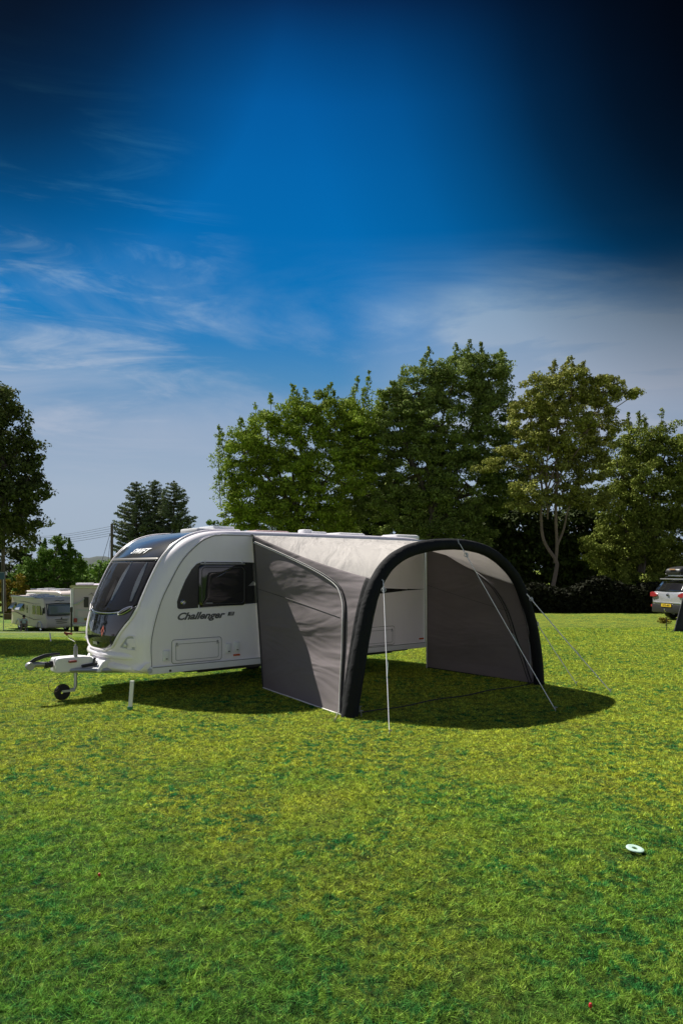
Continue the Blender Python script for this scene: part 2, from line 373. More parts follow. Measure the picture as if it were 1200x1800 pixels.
def raw_mesh(name, V, nface, k, mat_, parent=None, smooth=False):
    """V: (nface*k,3) vertices, each face owns k of them"""
    me = bpy.data.meshes.new(name); me.vertices.add(len(V)); me.vertices.foreach_set('co', np.ascontiguousarray(V, dtype=np.float32).ravel())
    me.loops.add(nface * k); me.loops.foreach_set('vertex_index', np.arange(nface * k, dtype=np.int32))
    me.polygons.add(nface); me.polygons.foreach_set('loop_start', np.arange(0, nface * k, k, dtype=np.int32))
    me.update(calc_edges=True); me.validate()
    return link(name, me, mat_, parent, smooth)

def make_grass():
    out = []; WAVES = [(w_ * math.cos(a_), w_ * math.sin(a_), p_, .42 / (1 + w_ * .012)) for w_, a_, p_ in zip(RNG.uniform(8, 70, 14), RNG.uniform(0, 6.28, 14), RNG.uniform(0, 6.28, 14))]
    ys = np.arange(2.4, 24, .5)
    for y0 in ys:
        d = y0 + .25; hw = .5 * d + 1.3
        dens = 36000 * (3 / d) ** 1.35
        n = int(dens * .5 * 2 * hw)
        x = RNG.uniform(-hw, hw, n); y = y0 + RNG.uniform(0, .5, n)
        # tufts: modulate height and density
        tf = np.zeros(n)
        for kx, ky, ph, am in WAVES: tf += am * np.sin(kx * x + ky * y + ph)
        tf = np.clip(tf, -1, 1)
        h = (.0145 + .005 * tf) * RNG.uniform(.5, 1.5, n); h = np.clip(h, .006, .05) * (1 + .02 * d)
        keep = RNG.uniform(0, 1, n) < .86 + .22 * tf
        long = RNG.uniform(0, 1, n) < .010; h[long] *= 1.7
        x, y, h = x[keep], y[keep], h[keep]; n = len(x)
        a = RNG.uniform(0, 2 * np.pi, n); lean = np.abs(RNG.normal(0, 1.5, n)); la = RNG.uniform(0, 2 * np.pi, n)
        wd = .0017 * (d / 3) ** .75 * RNG.uniform(.6, 1.4, n)
        z = ground_z(x, y) - .002
        dx, dy = np.cos(a) * wd, np.sin(a) * wd
        tx, ty = x + np.cos(la) * h * lean * 1.1, y + np.sin(la) * h * lean * 1.1
        T = np.stack([np.stack([x - dx, y - dy, z], 1), np.stack([x + dx, y + dy, z], 1), np.stack([tx, ty, z + h], 1)], 1)
        out.append(T.reshape(-1, 3))
    V = np.concatenate(out); print('grass tris', len(V) // 3)
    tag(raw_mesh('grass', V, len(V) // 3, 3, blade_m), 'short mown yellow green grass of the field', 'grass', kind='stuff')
make_grass()

# ------------------------------------------------------------------ caravan
CA = np.array([-1.33, 12.05]); CU = np.array([.77, .638]); CU /= np.linalg.norm(CU); CV = np.array([-CU[1], CU[0]])
CRZ = math.atan2(CU[1], CU[0])
def c2w(s, y, z): p = CA + s * CU + y * CV; return Vector((p[0], p[1], z))
def w2c(x, y): p = np.array([x, y]) - CA; return float(p @ CU), float(p @ CV)
def pxside(px, py, Y=0):
    r = (px - 600) / F; B = CA + Y * CV
    s = (r * B[1] - B[0]) / (CU[0] - r * CU[1]); d = B[1] + s * CU[1]
    return s, H - (py - 1000) * d / F
WID = 2.25
prof_front = catmull([(-2.10, .43), (-2.26, .50), (-2.33, .62), (-2.36, .80), (-2.37, .98), (-2.31, 1.25), (-2.24, 1.47), (-2.02, 1.92), (-1.81, 2.20), (-1.52, 2.42), (-1.20, 2.55), (-.85, 2.61), (-.4, 2.625)], 6)
prof_rest = catmull([(-.4, 2.625), (1, 2.63), (2.6, 2.63), (3.6, 2.615), (3.85, 2.54), (3.97, 2.38), (4.02, 2.0), (4.04, 1.4), (4.03, .8), (3.99, .50), (3.90, .43)], 5)
PROF = np.concatenate([prof_front, prof_rest[1:]])
seg = np.linalg.norm(np.diff(PROF, axis=0), axis=1); ARC = np.concatenate([[0], np.cumsum(seg)]); ARCL = ARC[-1]
tan = np.gradient(PROF, axis=0); tan /= np.linalg.norm(tan, axis=1)[:, None]
NRM = np.stack([-tan[:, 1], tan[:, 0]], 1)          # outward: left of travel (front goes up, outward is -s)
def prof_at(a):
    p = np.array([np.interp(a, ARC, PROF[:, i]) for i in (0, 1)]); n_ = np.array([np.interp(a, ARC, NRM[:, i]) for i in (0, 1)])
    return p, n_ / np.linalg.norm(n_)
def arc_of_z(z):   # on the front
    k = np.argmax(PROF[:60, 1] > z); return np.interp(z, PROF[k - 1:k + 1, 1], ARC[k - 1:k + 1])
def edge_r(a):     # rounding radius of the side edge along the profile
    return float(np.interp(a, [0, 1.0, 2.6, 3.4, 8, 9, 11], [.10, .17, .17, .075, .06, .10, .08]))
def surf(a, Y, off=0.0):
    p, n_ = prof_at(a); eta = 2 * Y / WID - 1; nf = max(0, -n_[0])
    bul = .30 * eta * eta * nf ** 1.3
    r = edge_r(a); dy = min(Y, WID - Y); inset = 0
    if dy < r: inset = r - math.sqrt(max(r * r - (r - dy) ** 2, 0))
    # side edge pulled towards the inside
    q = p - n_ * inset + np.array([bul, 0]) + n_ * off
    yy = Y
    if off and dy < r: yy = Y + (off * (r - dy) / r) * (-1 if Y < WID / 2 else 1)
    return (float(q[0]), float(yy), float(q[1]))

def make_caravan():
    root = empty('caravan', (CA[0], CA[1], 0), CRZ, label='white touring caravan with black front window panel, awning fixed to its side', cat='caravan')
    # body shell
    na = 230; arcs = np.linspace(0, ARCL, na); e = [0, .004, .015, .035, .06, .09, .125, .15, .17, .19, .21, .25]
    mid = list(np.linspace(.30, WID - .30, 13)); Ys = e + mid + [WID - q for q in e[::-1]]
    b = MB(); nY = len(Ys)
    V = [surf(a, Y) for a in arcs for Y in Ys]
    Fc = [(i * nY + j, i * nY + j + 1, (i + 1) * nY + j + 1, (i + 1) * nY + j) for i in range(na - 1) for j in range(nY - 1)]
    Fc += [((na - 1) * nY + j, (na - 1) * nY + j + 1, j + 1, j) for j in range(nY - 1)]
    Fc.append(tuple(i * nY for i in range(na))); Fc.append(tuple(i * nY + nY - 1 for i in range(na))[::-1])
    b.add(V, Fc); body = b.build('body', gel, root, smooth=True)
    # flat side skins in front aluminium, stopping at the moulding groove
    gr = catmull([(-1.965, .53), (-1.965, .94), (-1.83, 1.45), (-1.66, 1.80), (-1.45, 2.14), (-1.17, 2.40), (-.98, 2.50), (-.80, 2.535), (-.3, 2.545), (3.6, 2.545), (3.82, 2.45), (3.90, 2.2), (3.92, .53)], 6)
    b = MB(); poly = [tuple(p) for p in gr]; b.prism(poly, -.003, .02); sk = b.build('side_panel', gel2, root)
    b = MB(); b.tube([(p[0], -.004, p[1]) for p in gr], .007, 6); b.build('moulding_groove', seamm, sk)
    b = MB(); b.tube([(p[0], -.004, p[1]) for p in gr + np.array([-.012, .012])][:60], .008, 6); b.build('moulding_lip', gel, sk, smooth=True)
    b = MB(); b.prism(poly, WID - .02, WID + .003); b.build('side_panel', gel2, root)
    # front panels on the curved surface
    def patch(name, a0, a1, hw, off, m, n=22, k=26, lowcurve=None, topcurve=None, thick=.012, parent=root):
        """hw(a) -> half width; lowcurve(eta) shifts the lower edge"""
        b = MB()
        def P(u, v):
            lo = a0 + (lowcurve(2 * u - 1) if lowcurve else 0); hi = a1 + (topcurve(2 * u - 1) if topcurve else 0)
            a = lo + (hi - lo) * v; y = WID / 2 + (2 * u - 1) * hw(a); return surf(a, y, off)
        b.grid(P, k, n); return b.build(name, m, parent, smooth=True, fix=False, solid=thick, off=0)
    aw0, aw1 = arc_of_z(1.31), arc_of_z(2.115)
    def hwf(a):
        z = prof_at(a)[0][1]; return float(np.interp(z, [.74, .755, .78, .84, .93, 1.05, 1.22, 1.42, 2.6], [.20, .38, .45, .53, .60, .69, .82, .915, .925]))
    lining = patch('window_lining', aw0, aw1, hwf, .004, mat('lining_black', (.01, .01, .011), .7), lowcurve=lambda e: .13 * e ** 4 + .03 * e * e, thick=.004)
    streak_m = mat('streak_strip', (.70, .76, .82), .8, var=.25, vscale=5)  # tapered strips painting bright reflection streaks into the front glass
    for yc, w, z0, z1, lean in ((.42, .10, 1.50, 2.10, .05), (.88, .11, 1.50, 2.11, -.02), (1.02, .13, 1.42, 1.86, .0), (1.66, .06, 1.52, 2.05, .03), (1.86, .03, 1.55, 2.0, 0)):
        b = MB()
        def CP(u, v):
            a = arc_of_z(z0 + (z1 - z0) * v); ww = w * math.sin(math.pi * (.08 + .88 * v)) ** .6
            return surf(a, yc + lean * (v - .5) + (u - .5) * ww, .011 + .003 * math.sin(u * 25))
        b.grid(CP, 14, 16); b.build('streak_strip', streak_m if w < .12 else mat('streak_dull', (.20, .19, .18), .8, var=.5, vscale=9), root, smooth=True, fix=False)
    glass = patch('front_window', aw0, aw1, hwf, .020, smoked, lowcurve=lambda e: .13 * e ** 4 + .03 * e * e, thick=.003)
    # strips under the glass stand for reflections; the frame is a raised rim
    lowp = patch('front_locker_lid', arc_of_z(.745), aw0 - .018, hwf, .010, blackgl, topcurve=lambda e: .13 * e ** 4 + .03 * e * e)
    a_s0, a_s1 = arc_of_z(2.165), 3.05
    roofp = patch('roof_panel', a_s0, ARC[72], lambda a: .921, .014, darkpl, n=60, k=40, thick=.006)
    rim = patch('window_header', aw1 + .006, a_s0 - .006, lambda a: .925, .016, mat('header_grey', (.07, .065, .06), .35), n=4)
    # white trim line around the dark panel
    b = MB(); pts = []
    aa = np.linspace(ARC[72], arc_of_z(.75), 60)
    for a in aa: pts.append(surf(a, WID / 2 - hwf(a) - .014, .013))
    for t in np.linspace(-.9, .9, 12): pts.append(surf(arc_of_z(.735), WID / 2 + .34 * t, .008))
    for a in aa[::-1]: pts.append(surf(a, WID / 2 + hwf(a) + .014, .013))
    b.tube(pts, .019, 8); b.build('panel_trim', gel, root, smooth=True)
    b = MB(); b.tube([surf(aw0 - .009 + .13 * e ** 4 + .03 * e * e, WID / 2 + e * .87, .018) for e in np.linspace(-.95, .80, 30)], .0085, 8); b.build('chrome_strip', chrome, root, smooth=True)
    # handle at the near end of the strip
    for sgn in (-1, 1):
        yc = WID / 2 + sgn * .70; a_h = aw0 + .045
        b = MB(); ring = [surf(a_h + .038 * math.sin(t) - sgn * -.12 * math.cos(t) * .45 , yc + .135 * math.cos(t), .03) for t in np.linspace(0, 2 * math.pi, 25)]
        b.tube(ring, .010, 6, caps=False); h = b.build('locker_handle', chrome, lowp, smooth=True)
        b = MB(); b.tube([surf(a_h + .12 * math.cos(t) * .45 * sgn, yc + .11 * math.cos(t), .022) for t in np.linspace(0, math.pi, 8)], .026, 8, flat=.5); b.build('handle_recess', bpl, h)
    # front lettering and badges following the curve
    def decal(name, me, a_c, y_c, m, off=.031, parent=root):
        for v in me.vertices:
            v.co = surf(a_c + v.co.y, y_c - v.co.x, off + v.co.z)
        me.materials.clear(); return link(name, me, m, parent)
    white_l = mat('white_lettering', (.75, .75, .76), .4)
    decal('lettering', text_mesh('SWIFT', .165, .38, .0035, .002, 1.12), arc_of_z(2.262), .90, white_l, parent=roofp)
    def poly_me(poly, t=.004):
        b = MB(); b.prism(poly, 0, t, 'XY'); me = bpy.data.meshes.new('badge'); me.from_pydata(b.v, [], b.f); return me
    def ringpoly(pts, w):   # closed strip along pts as mesh
        me = bpy.data.meshes.new('badge'); b = MB(); n = len(pts); c = Vector((sum(p[0] for p in pts) / n, sum(p[1] for p in pts) / n))
        o = [Vector(p) for p in pts]; i = [c + (q - c) * (1 - w) for q in o]
        V = [(q.x, q.y, .004) for q in o] + [(q.x, q.y, .004) for q in i]
        me.from_pydata(V, [], [(k, (k + 1) % n, (k + 1) % n + n, k + n) for k in range(n)]); return me
    decal('emblem', ringpoly([(0, .085), (.045, 0), (0, -.085), (-.045, 0)], .50), arc_of_z(1.03), .86, mat('salmon_red', (.55, .13, .08), .4), parent=lowp)
    decal('emblem', ringpoly([(.055 * math.cos(t) - .02 * math.sin(t), .085 * math.sin(t) + .03 * math.cos(t)) for t in np.linspace(0, 2 * math.pi, 25)[:-1]], .28), arc_of_z(1.09), 1.30, sdec, parent=lowp)
    decal('badge', poly_me([(-.08, -.02), (.08, -.02), (.08, .02), (-.08, .02)]), arc_of_z(.835), 1.12, sdec, parent=lowp)
    # bumper: stepped moulding wrapped round the nose
    b = MB(); sec = [(.02, .74), (-.035, .715), (-.055, .67), (-.05, .635), (-.02, .615), (.03, .60), (.03, .56), (-.02, .52), (-.03, .47), (.02, .425), (.16, .42)]
    def bump_pt(u, v):
        Y = .015 + (WID - .03) * u; k = v * (len(sec) - 1); i = min(int(k), len(sec) - 2); fr = k - i
        ds = sec[i][0] * (1 - fr) + sec[i + 1][0] * fr; z = sec[i][1] * (1 - fr) + sec[i + 1][1] * fr
        eta = 2 * Y / WID - 1; e4 = abs(eta) ** 6
        return (-2.33 + .28 * eta * eta + ds * (1 - .8 * e4) + .14 * e4, Y, z - .0 + .03 * (1 - e4) * 0)
    b.grid(bump_pt, 41, 41); b.build('front_bumper', gel, root, smooth=True, fix=False, solid=.01)
    # lamp recess at both front corners
    for sgn in (-1, 1):
        yc = WID / 2 + sgn * .80
        def sf(a, y): return surf(a, y, .004)
        a_c = arc_of_z(.86)
        out = [(-.15, -.06), (.12, -.085), (.165, -.05), (.155, .10), (.12, .13), (.02, .115), (-.06, .03)]
        P = catmull(out + [out[0]], 5)[:-1]
        b = MB(); b.tube([surf(a_c + p[1], yc - sgn * -p[0] * 1, .004) for p in P] + [surf(a_c + P[0][1], yc + sgn * P[0][0], .004)], .010, 6, caps=False); fr = b.build('lamp_recess', gel, root, smooth=True)
        me = bpy.data.meshes.new('lamp_panel'); me.from_pydata([surf(a_c + p[1], yc + sgn * p[0], .003) for p in P], [], [tuple(range(len(P)))]); link('lamp_panel', me, gpl, fr)
        q = surf(a_c - .01, yc + sgn * .0, .02); b = MB(); b.lathe([(.0, -.022), (.025, -.02), (.032, 0), (.03, .01)], q, 'X', 16); b.build('marker_lamp', mat('lamp_lens', (.7, .7, .68), .15, coat=.5), fr, smooth=True)
    # skirt rail along the bottom of both sides
    for y0, y1 in ((-.028, .05), (WID - .05, WID + .028)):
        b = MB(); b.box(((-2.0 + 3.98) / 2, (y0 + y1) / 2, .475), (5.98, y1 - y0, .115), bev=.012); sr = b.build('skirt', wpl, root, smooth=True)
        if y0 < 0:
            b = MB(); b.box((.99, -.0295, .519), (5.9, .004, .010)); b.build('skirt_groove', seamm, sr)
            b = MB(); q = pxside(298, 1178); b.lathe([(0, -.035), (.018, -.034), (.02, -.026)], (q[0], 0, .45), 'Y', 14); b.build('bung', bpl, sr)
            b = MB(); b.lathe([(0, -.045), (.030, -.042), (.038, -.03), (.038, -.02)], (-2.0, 0, .475), 'Y', 18); b.build('end_cap', gpl, sr, smooth=True)
    b = MB(); b.box((1.1, WID / 2, .40), (4.9, 2.0, .05)); b.build('floor', bpl, root)
    for yy in (.55, WID - .55):
        b = MB(); b.box((1.3, yy, .345), (4.4, .06, .11)); b.build('chassis_rail', bpl, root)
    b = MB(); b.tube([(1.15, .1, .32), (1.15, WID - .1, .32)], .045, 10); b.build('axle', galv, root)
    for k, yy in enumerate((.14, WID - .14)):
        b = MB(); b.lathe([(.20, -.09), (.30, -.09), (.325, -.07), (.33, 0), (.325, .07), (.30, .09), (.20, .09)], (1.15, yy, .33), 'Y', 36); wh = b.build('wheel', rubber, root, smooth=True)
        b = MB(); b.lathe([(0, -.05), (.08, -.07), (.12, -.03), (.19, -.06), (.205, -.088), (.205, .05)], (1.15, yy, .33), 'Y', 36); b.build('rim', chrome, wh, smooth=True)
    # side window band, window, door
    band = [(-1.555, 1.405), (-1.56, 1.50), (-1.50, 1.66), (-1.42, 1.83), (-1.31, 2.00), (-1.22, 2.085), (-1.12, 2.115), (-.30, 2.115), (.55, 2.09), (1.6, 1.90), (2.5, 1.68), (2.72, 1.64), (3.4, 1.606), (3.95, 1.593),
            (3.4, 1.575), (2.72, 1.53), (2.0, 1.50), (1.2, 1.47), (.3, 1.44), (-.30, 1.415), (-1.48, 1.372), (-1.53, 1.378)]
    b = MB(); b.prism(band, -.0065, 0.0); bd = b.build('window_band', gdec, root)
    b = MB(); b.tube([(q[0], -.006, q[1]) for q in band[:13]][::1], .008, 6); b.tube([(q[0], -.006, q[1]) for q in band[17:] + band[:1]], .008, 6); b.build('band_edging', gel2, bd)
    def window(s0, s1, z0, z1, parent):
        out = rrect(s0, z0, s1, z1, .075, 6)
        b = MB(); n = len(out); ctr = ((s0 + s1) / 2, (z0 + z1) / 2); V = []
        for sc_, y in ((1, -.006), (1, -.026), (.985, -.034), (.93, -.040), (.5, -.044)):
            V += [(ctr[0] + (p[0] - ctr[0]) * sc_, y, ctr[1] + (p[1] - ctr[1]) * sc_) for p in out]
        Fc = [(k * n + i, k * n + (i + 1) % n, (k + 1) * n + (i + 1) % n, (k + 1) * n + i) for k in range(4) for i in range(n)] + [tuple(4 * n + i for i in range(n))]
        b.add(V, Fc); w = b.build('side_window', tint, parent, smooth=True)
        b = MB(); b.tube([(ctr[0] + (p[0] - ctr[0]) * .90, -.0425, ctr[1] + (p[1] - ctr[1]) * .88) for p in out + out[:1]], .006, 6, caps=False); b.build('window_seal', mat('smoked_seal', (.05, .05, .055), .3), w)
        b = MB(); b.box((ctr[0], -.02, z1 + .018), (s1 - s0 - .05, .03, .024), bev=.004); b.build('hinge_rail', steel, w)
        b = MB(); b.box((s0 + .17, -.044, z0 + .055), (.12, .010, .018), bev=.003); b.build('window_catch', steel, w)
        b = MB(); b.tube([(s0 + .30, -.0475, z0 + .46), (s0 + .36, -.050, z0 + .49), (s0 + .50, -.0475, z0 + .56)], [.004, .012, .003], 6, flat=.4); b.build('stay', sdec, w)
        return w
    window(-1.185, -.325, 1.405, 2.065, root)
    for (px, py) in ((360, 989), (425, 988), (349, 1067)):
        q = pxside(px, py); b = MB(); b.box((q[0], -.012, q[1]), (.012, .012, .07)); b.build('band_clip', wpl, bd)
    b = MB(); b.prism([(-.27, 1.72), (-.17, 1.80), (-.10, 1.73)], -.012, -.004); b.build('band_emblem', sdec, bd)
    b = MB(); b.lathe([(0, -.022), (.018, -.022), (.024, -.016)], (-1.45, 0, 1.485), 'Y', 18); b.lathe([(.030, -.014), (.034, -.020), (.040, -.014)], (-1.45, 0, 1.485), 'Y', 22); b.build('round_badge', chrome, bd, smooth=True)
    # model lettering, leaning forward, following the side
    def side_text(body, size, s, z, m, parent, sh=.35, off=.004, sp=1.0, xs=1.0, y=-.0052):
        me = text_mesh(body, size, sh, off, .0015, sp)
        for v in me.vertices: v.co = (s + v.co.x * xs, y - v.co.z, z + v.co.y)
        return link('lettering', me, m, parent)
    mdk = mat('graphite_decal', (.07, .072, .08), .3)
    side_text('Challenger', .152, -1.155, 1.262, mdk, root, xs=1.24, off=.0052, sh=.42)
    b = MB(); b.prism([(-.66, 1.245), (-.55, 1.245), (-.53, 1.305), (-.64, 1.305)], -.0085, -.003); bx = b.build('trim_badge', mdk, root)
    side_text('SE', .055, -.595, 1.275, sdec, bx, y=-.010)
    # exterior lockers
    def locker(s0, s1, z0, z1):
        out = rrect(s0, z0, s1, z1, .04, 5); inn = rrect(s0 + .055, z0 + .04, s1 - .055, z1 - .06, .025, 5)
        b = MB(); b.prism(out, -.016, 0); fr = b.build('locker_door', gel2, root, bev=.006, smooth=True)
        b = MB(); b.tube([(p[0], -.017, p[1]) for p in inn + inn[:1]], .0045, 6, caps=False); b.build('door_groove', mat('groove_grey', (.28, .28, .29), .5), fr)
        b = MB(); b.tube([(p[0], -.002, p[1]) for p in rrect(s0 - .008, z0 - .008, s1 + .008, z1 + .008, .045, 5) + [(s1 + .008, z1 - .037)]], .005, 6); b.build('locker_seal', seamm, fr)
        for ss in (s0 + .07, s1 - .07):
            b = MB(); b.lathe([(0, -.028), (.014, -.027), (.018, -.016)], (ss, 0, z1 - .055), 'Y', 14); b.box((ss, -.02, z1 - .085), (.05, .010, .012)); b.build('locker_catch', steel, fr)
    locker(-1.63, -.78, .555, .905); locker(2.25, 3.05, .545, .885)
    def sbox(s0, z0, s1, z1):
        b = MB(); b.box(((s0 + s1) / 2, -.016, (z0 + z1) / 2), (s1 - s0, .04, z1 - z0), bev=.012); o = b.build('socket_cover', wpl, root, smooth=True)
        b = MB(); b.box(((s0 + s1) / 2, -.037, z0 + (z1 - z0) * .5), ((s1 - s0) * .72, .006, (z1 - z0) * .72), bev=.002); b.build('cover_flap', gpl if False else wpl, o, smooth=True)
        b = MB(); b.box(((s0 + s1) / 2, -.040, z0 + (z1 - z0) * .22), (.03, .006, .014)); b.build('flap_latch', gdec, o)
    sbox(-1.79, .60, -1.685, .76); sbox(-.70, .635, -.605, .80); sbox(-.545, .65, -.445, .815)
    for s0 in (-.495, 3.80):
        b = MB(); b.box((s0, -.012, .600), (.12, .02, .030), bev=.006); b.build('side_reflector', amber, root, smooth=True)
    side_text('hydronic', .035, -.16, .585, mdk, root, y=-.005, sh=0) if False else None
    # awning rail and door
    b = MB(); b.box((1.86, -.018, 2.565), (4.16, .035, .035), bev=.006); b.build('awning_rail', steel, root)
    dr = rrect(1.35, .53, 1.98, 2.35, .09, 6)
    b = MB(); b.prism(dr, -.012, 0); d_ = b.build('door', gel2, root, bev=.004); b = MB(); b.box((1.45, -.03, 1.3), (.05, .03, .14), bev=.008); b.build('handle', bpl, d_)
    # roof furniture
    def roofbox(px0, px1, pyt, Y, name, m, low=.0, wy=.5, bev=.03):
        s0 = pxside(px0, 940, Y)[0]; s1 = pxside(px1, 940, Y)[0]; zt = pxside((px0 + px1) / 2, pyt, Y)[1]
        b = MB(); b.box(((s0 + s1) / 2, Y, (2.60 + zt) / 2), (s1 - s0, wy, zt - 2.60), bev=min(bev, (zt - 2.6) * .45)); return b.build(name, m, root, smooth=True)
    rv = roofbox(331, 408, 930.5, .95, 'front_rooflight', wpl, wy=.6)
    b = MB(); q = pxside(372, 925, .95); b.box((q[0] + .1, .95, q[1] - .035), (.42, .5, .06), bev=.02); b.build('dome', mat('dome_acrylic', (.75, .77, .8), .15, coat=.5), rv, smooth=True)
    roofbox(440, 498, 933.5, 1.3, 'roof_vent', mat('vent_rose', (.50, .36, .34), .5), wy=.4)
    vv = roofbox(528, 545, 931, .5, 'roof_vent', wpl, wy=.18); roofbox(540, 567, 935.0, .5, 'roof_vent', wpl, wy=.28)
    roofbox(582, 628, 937.6, .9, 'rooflight', wpl, wy=.5, bev=.06); roofbox(682, 723, 940.6, .9, 'rooflight', wpl, wy=.5, bev=.06)
    # drawbar, coupling, jockey wheel
    yc = WID / 2
    b = MB()
    top = [(-3.03, .640), (-2.90, .648), (-2.62, .648), (-2.50, .63), (-2.42, .56), (-2.34, .60), (-2.30, .60), (-2.30, .40), (-2.50, .405), (-3.04, .425), (-3.04, .60)]
    b.prism(top, yc - .14, yc + .14); b.build('drawbar_cover', wpl, root, bev=.02, smooth=True)
    b = MB(); b.prism([(-2.50, .405), (-2.40, .56), (-2.30, .615), (-2.18, .64), (-2.10, .40)], yc - .34, yc + .34); b.build('hitch_fairing', wpl, root, bev=.025, smooth=True)
    for s_ in (-1, 1):
        b = MB(); b.tube([(-2.9, yc + s_ * .07, .45), (-2.0, yc + s_ * .5, .42)], .04, 8); b.build('drawbar', galv, root)
    b = MB(); b.tube([(-3.05, yc, .55), (-3.09, yc, .55), (-3.10, yc, .545), (-3.14, yc, .545), (-3.15, yc, .545), (-3.17, yc, .545)], [.05, .055, .042, .055, .044, .05], 14); b.build('gaiter', bpl, root)
    b = MB(); b.tube([(-3.14, yc, .555), (-3.30, yc, .565), (-3.38, yc, .55)], [.035, .042, .05], 14); b.lathe([(0, -.05), (.055, -.05), (.062, -.03), (.062, .03), (.055, .05), (0, .05)], (-3.38, yc, .545), 'Y', 20); hd = b.build('coupling_head', steel, root, smooth=True)
    b = MB(); b.tube([(-3.40, yc, .58), (-3.30, yc, .64), (-3.16, yc, .685), (-3.0, yc, .70), (-2.94, yc, .70)], [.02, .026, .024, .018, .014], 10, flat=1.2); b.build('coupling_handle', bpl, hd, smooth=True)
    b = MB(); b.tube([(-2.66, yc - .16, .50), (-2.42, yc - .17, .52)], [.022, .026], 8); b.tube([(-2.48, yc - .17, .52), (-2.46, yc - .17, .62)], .022, 8); b.build('handbrake_lever', bpl, root, smooth=True)
    b = MB(); b.box((-2.80, yc - .16, .585), (.12, .05, .035), rz=.1, bev=.012); b.build('cable_clip', mat('dark_red_plastic', (.22, .04, .03), .4), root, smooth=True)
    js, jy = -2.735, yc - .10
    b = MB(); b.tube([(js, jy, .60), (js, jy, .80)], .030, 14); b.tube([(js, jy, .80), (js, jy, .84)], [.022, .012], 12); b.build('jockey_tube', steel, root, smooth=True)
    b = MB(); b.tube([(js, jy, .84), (js - .01, jy, .89), (js - .10, jy, .945), (js - .13, jy, 1.0)], .0095, 8); cr = b.build('jockey_crank', chrome, root, smooth=True)
    b = MB(); b.tube([(js - .13, jy, .99), (js - .17, jy, 1.02), (js - .05, jy, 1.0)], [.018, .02, .014], 8); b.build('crank_grip', mat('red_brown_grip', (.25, .05, .03), .5), cr, smooth=True)
    b = MB(); b.tube([(js, jy, .45), (js, jy, .20), (js - .02, jy, .155), (js - .16, jy, .135)], [.026, .026, .024, .02], 12); leg = b.build('jockey_leg', galv, root, smooth=True)
    for dy in (-.045, .045):
        b = MB(); b.box((js - .12, jy + dy, .140), (.20, .006, .035)); b.build('fork', galv, leg)
    b = MB(); b.lathe([(.03, -.035), (.075, -.035), (.105, -.03), (.125, 0), (.105, .03), (.075, .035), (.03, .035)], (js - .20, jy, .125), 'Y', 30); b.build('jockey_wheel', rubber, root, smooth=True)
    b = MB(); q = (-3.06, yc - .12)
    pts = [(q[0] + .13, q[1], .43)] + [(q[0] + .0 + .085 * math.cos(t), q[1] + .02 * math.sin(t), .24 + .095 * math.sin(t)) for t in np.linspace(1.1, 7.2, 26)]
    b.tube(pts, .0045, 6); b.build('breakaway_cable', mat('cable_brown', (.10, .07, .05), .5), root)
    return root
make_caravan()

# ------------------------------------------------------------------ awning
AL = np.array([.14, 9.81]); AR = np.array([3.43, 12.53]); AW = (AR - AL) / np.linalg.norm(AR - AL); AN = np.array([AW[1], -AW[0]])
ARCHP = catmull([(-.10, -.01), (.00, .45), (.12, 1.0), (.255, 1.50), (.39, 1.80), (.62, 2.06), (.95, 2.235), (1.38, 2.335), (1.87, 2.375), (2.32, 2.365), (2.78, 2.285), (3.18, 2.11), (3.55, 1.83), (3.82, 1.42), (4.02, .95), (4.14, .45), (4.19, -.01)], 7)
aseg = np.linalg.norm(np.diff(ARCHP, axis=0), axis=1); AA = np.concatenate([[0], np.cumsum(aseg)]); AAL = AA[-1]
def arch_w(f, off=0.0, zoff=0.0):
    a = f * AAL; t = np.interp(a, AA, ARCHP[:, 0]); z = np.interp(a, AA, ARCHP[:, 1]); p = AL + t * AW + off * AN
    return Vector((p[0], p[1], z + zoff))
def arch_f(t, z):
    k = np.argmin((ARCHP[:, 0] - t) ** 2 + (ARCHP[:, 1] - z) ** 2); return AA[k] / AAL
FL = arch_f(.43, 1.86); FR = arch_f(3.62, 1.75)
ORG = Vector((AL[0], AL[1], 0))
RAILZ = 2.555
def lc(v): return Vector(v) - ORG
def side_surf(side, a, b, off=0):
    """a: 0 at the caravan, 1 at the arch; b: 0 ground, 1 seam with the roof"""
    if side == 'L':
        I = c2w(-.20 * b, -.045, .012 + (RAILZ - .012) * b); O = arch_w(FL * b, -.03) + Vector((0, 0, .012))
        n_ = Vector((-CU[0], -CU[1], 0))
    else:
        I = c2w(3.92, -.045, .012 + (RAILZ - .012) * b); O = arch_w(1 - (1 - FR) * b, -.03) + Vector((0, 0, .012))
        n_ = Vector((CU[0], CU[1], 0))
    P = I.lerp(O, a); sag = math.sin(math.pi * a)
    # slack cloth: pulled in, with folds fanning from the corners
    P += n_ * (off - .03 * sag * math.sin(math.pi * min(1, b * 1.02)) )
    P += n_ * sag * (.014 * math.sin(9 * b + 3.5 * a * a) * (1 - .4 * b) + .010 * math.sin(15 * b + 4 * math.sin(2.4 * a) - 1) * math.sin(2 + 3 * a) + .010 * math.sin(17 * b - 5 * a + 1))
    if b > .85: P.z -= .05 * sag * (b - .85) / .15
    return P
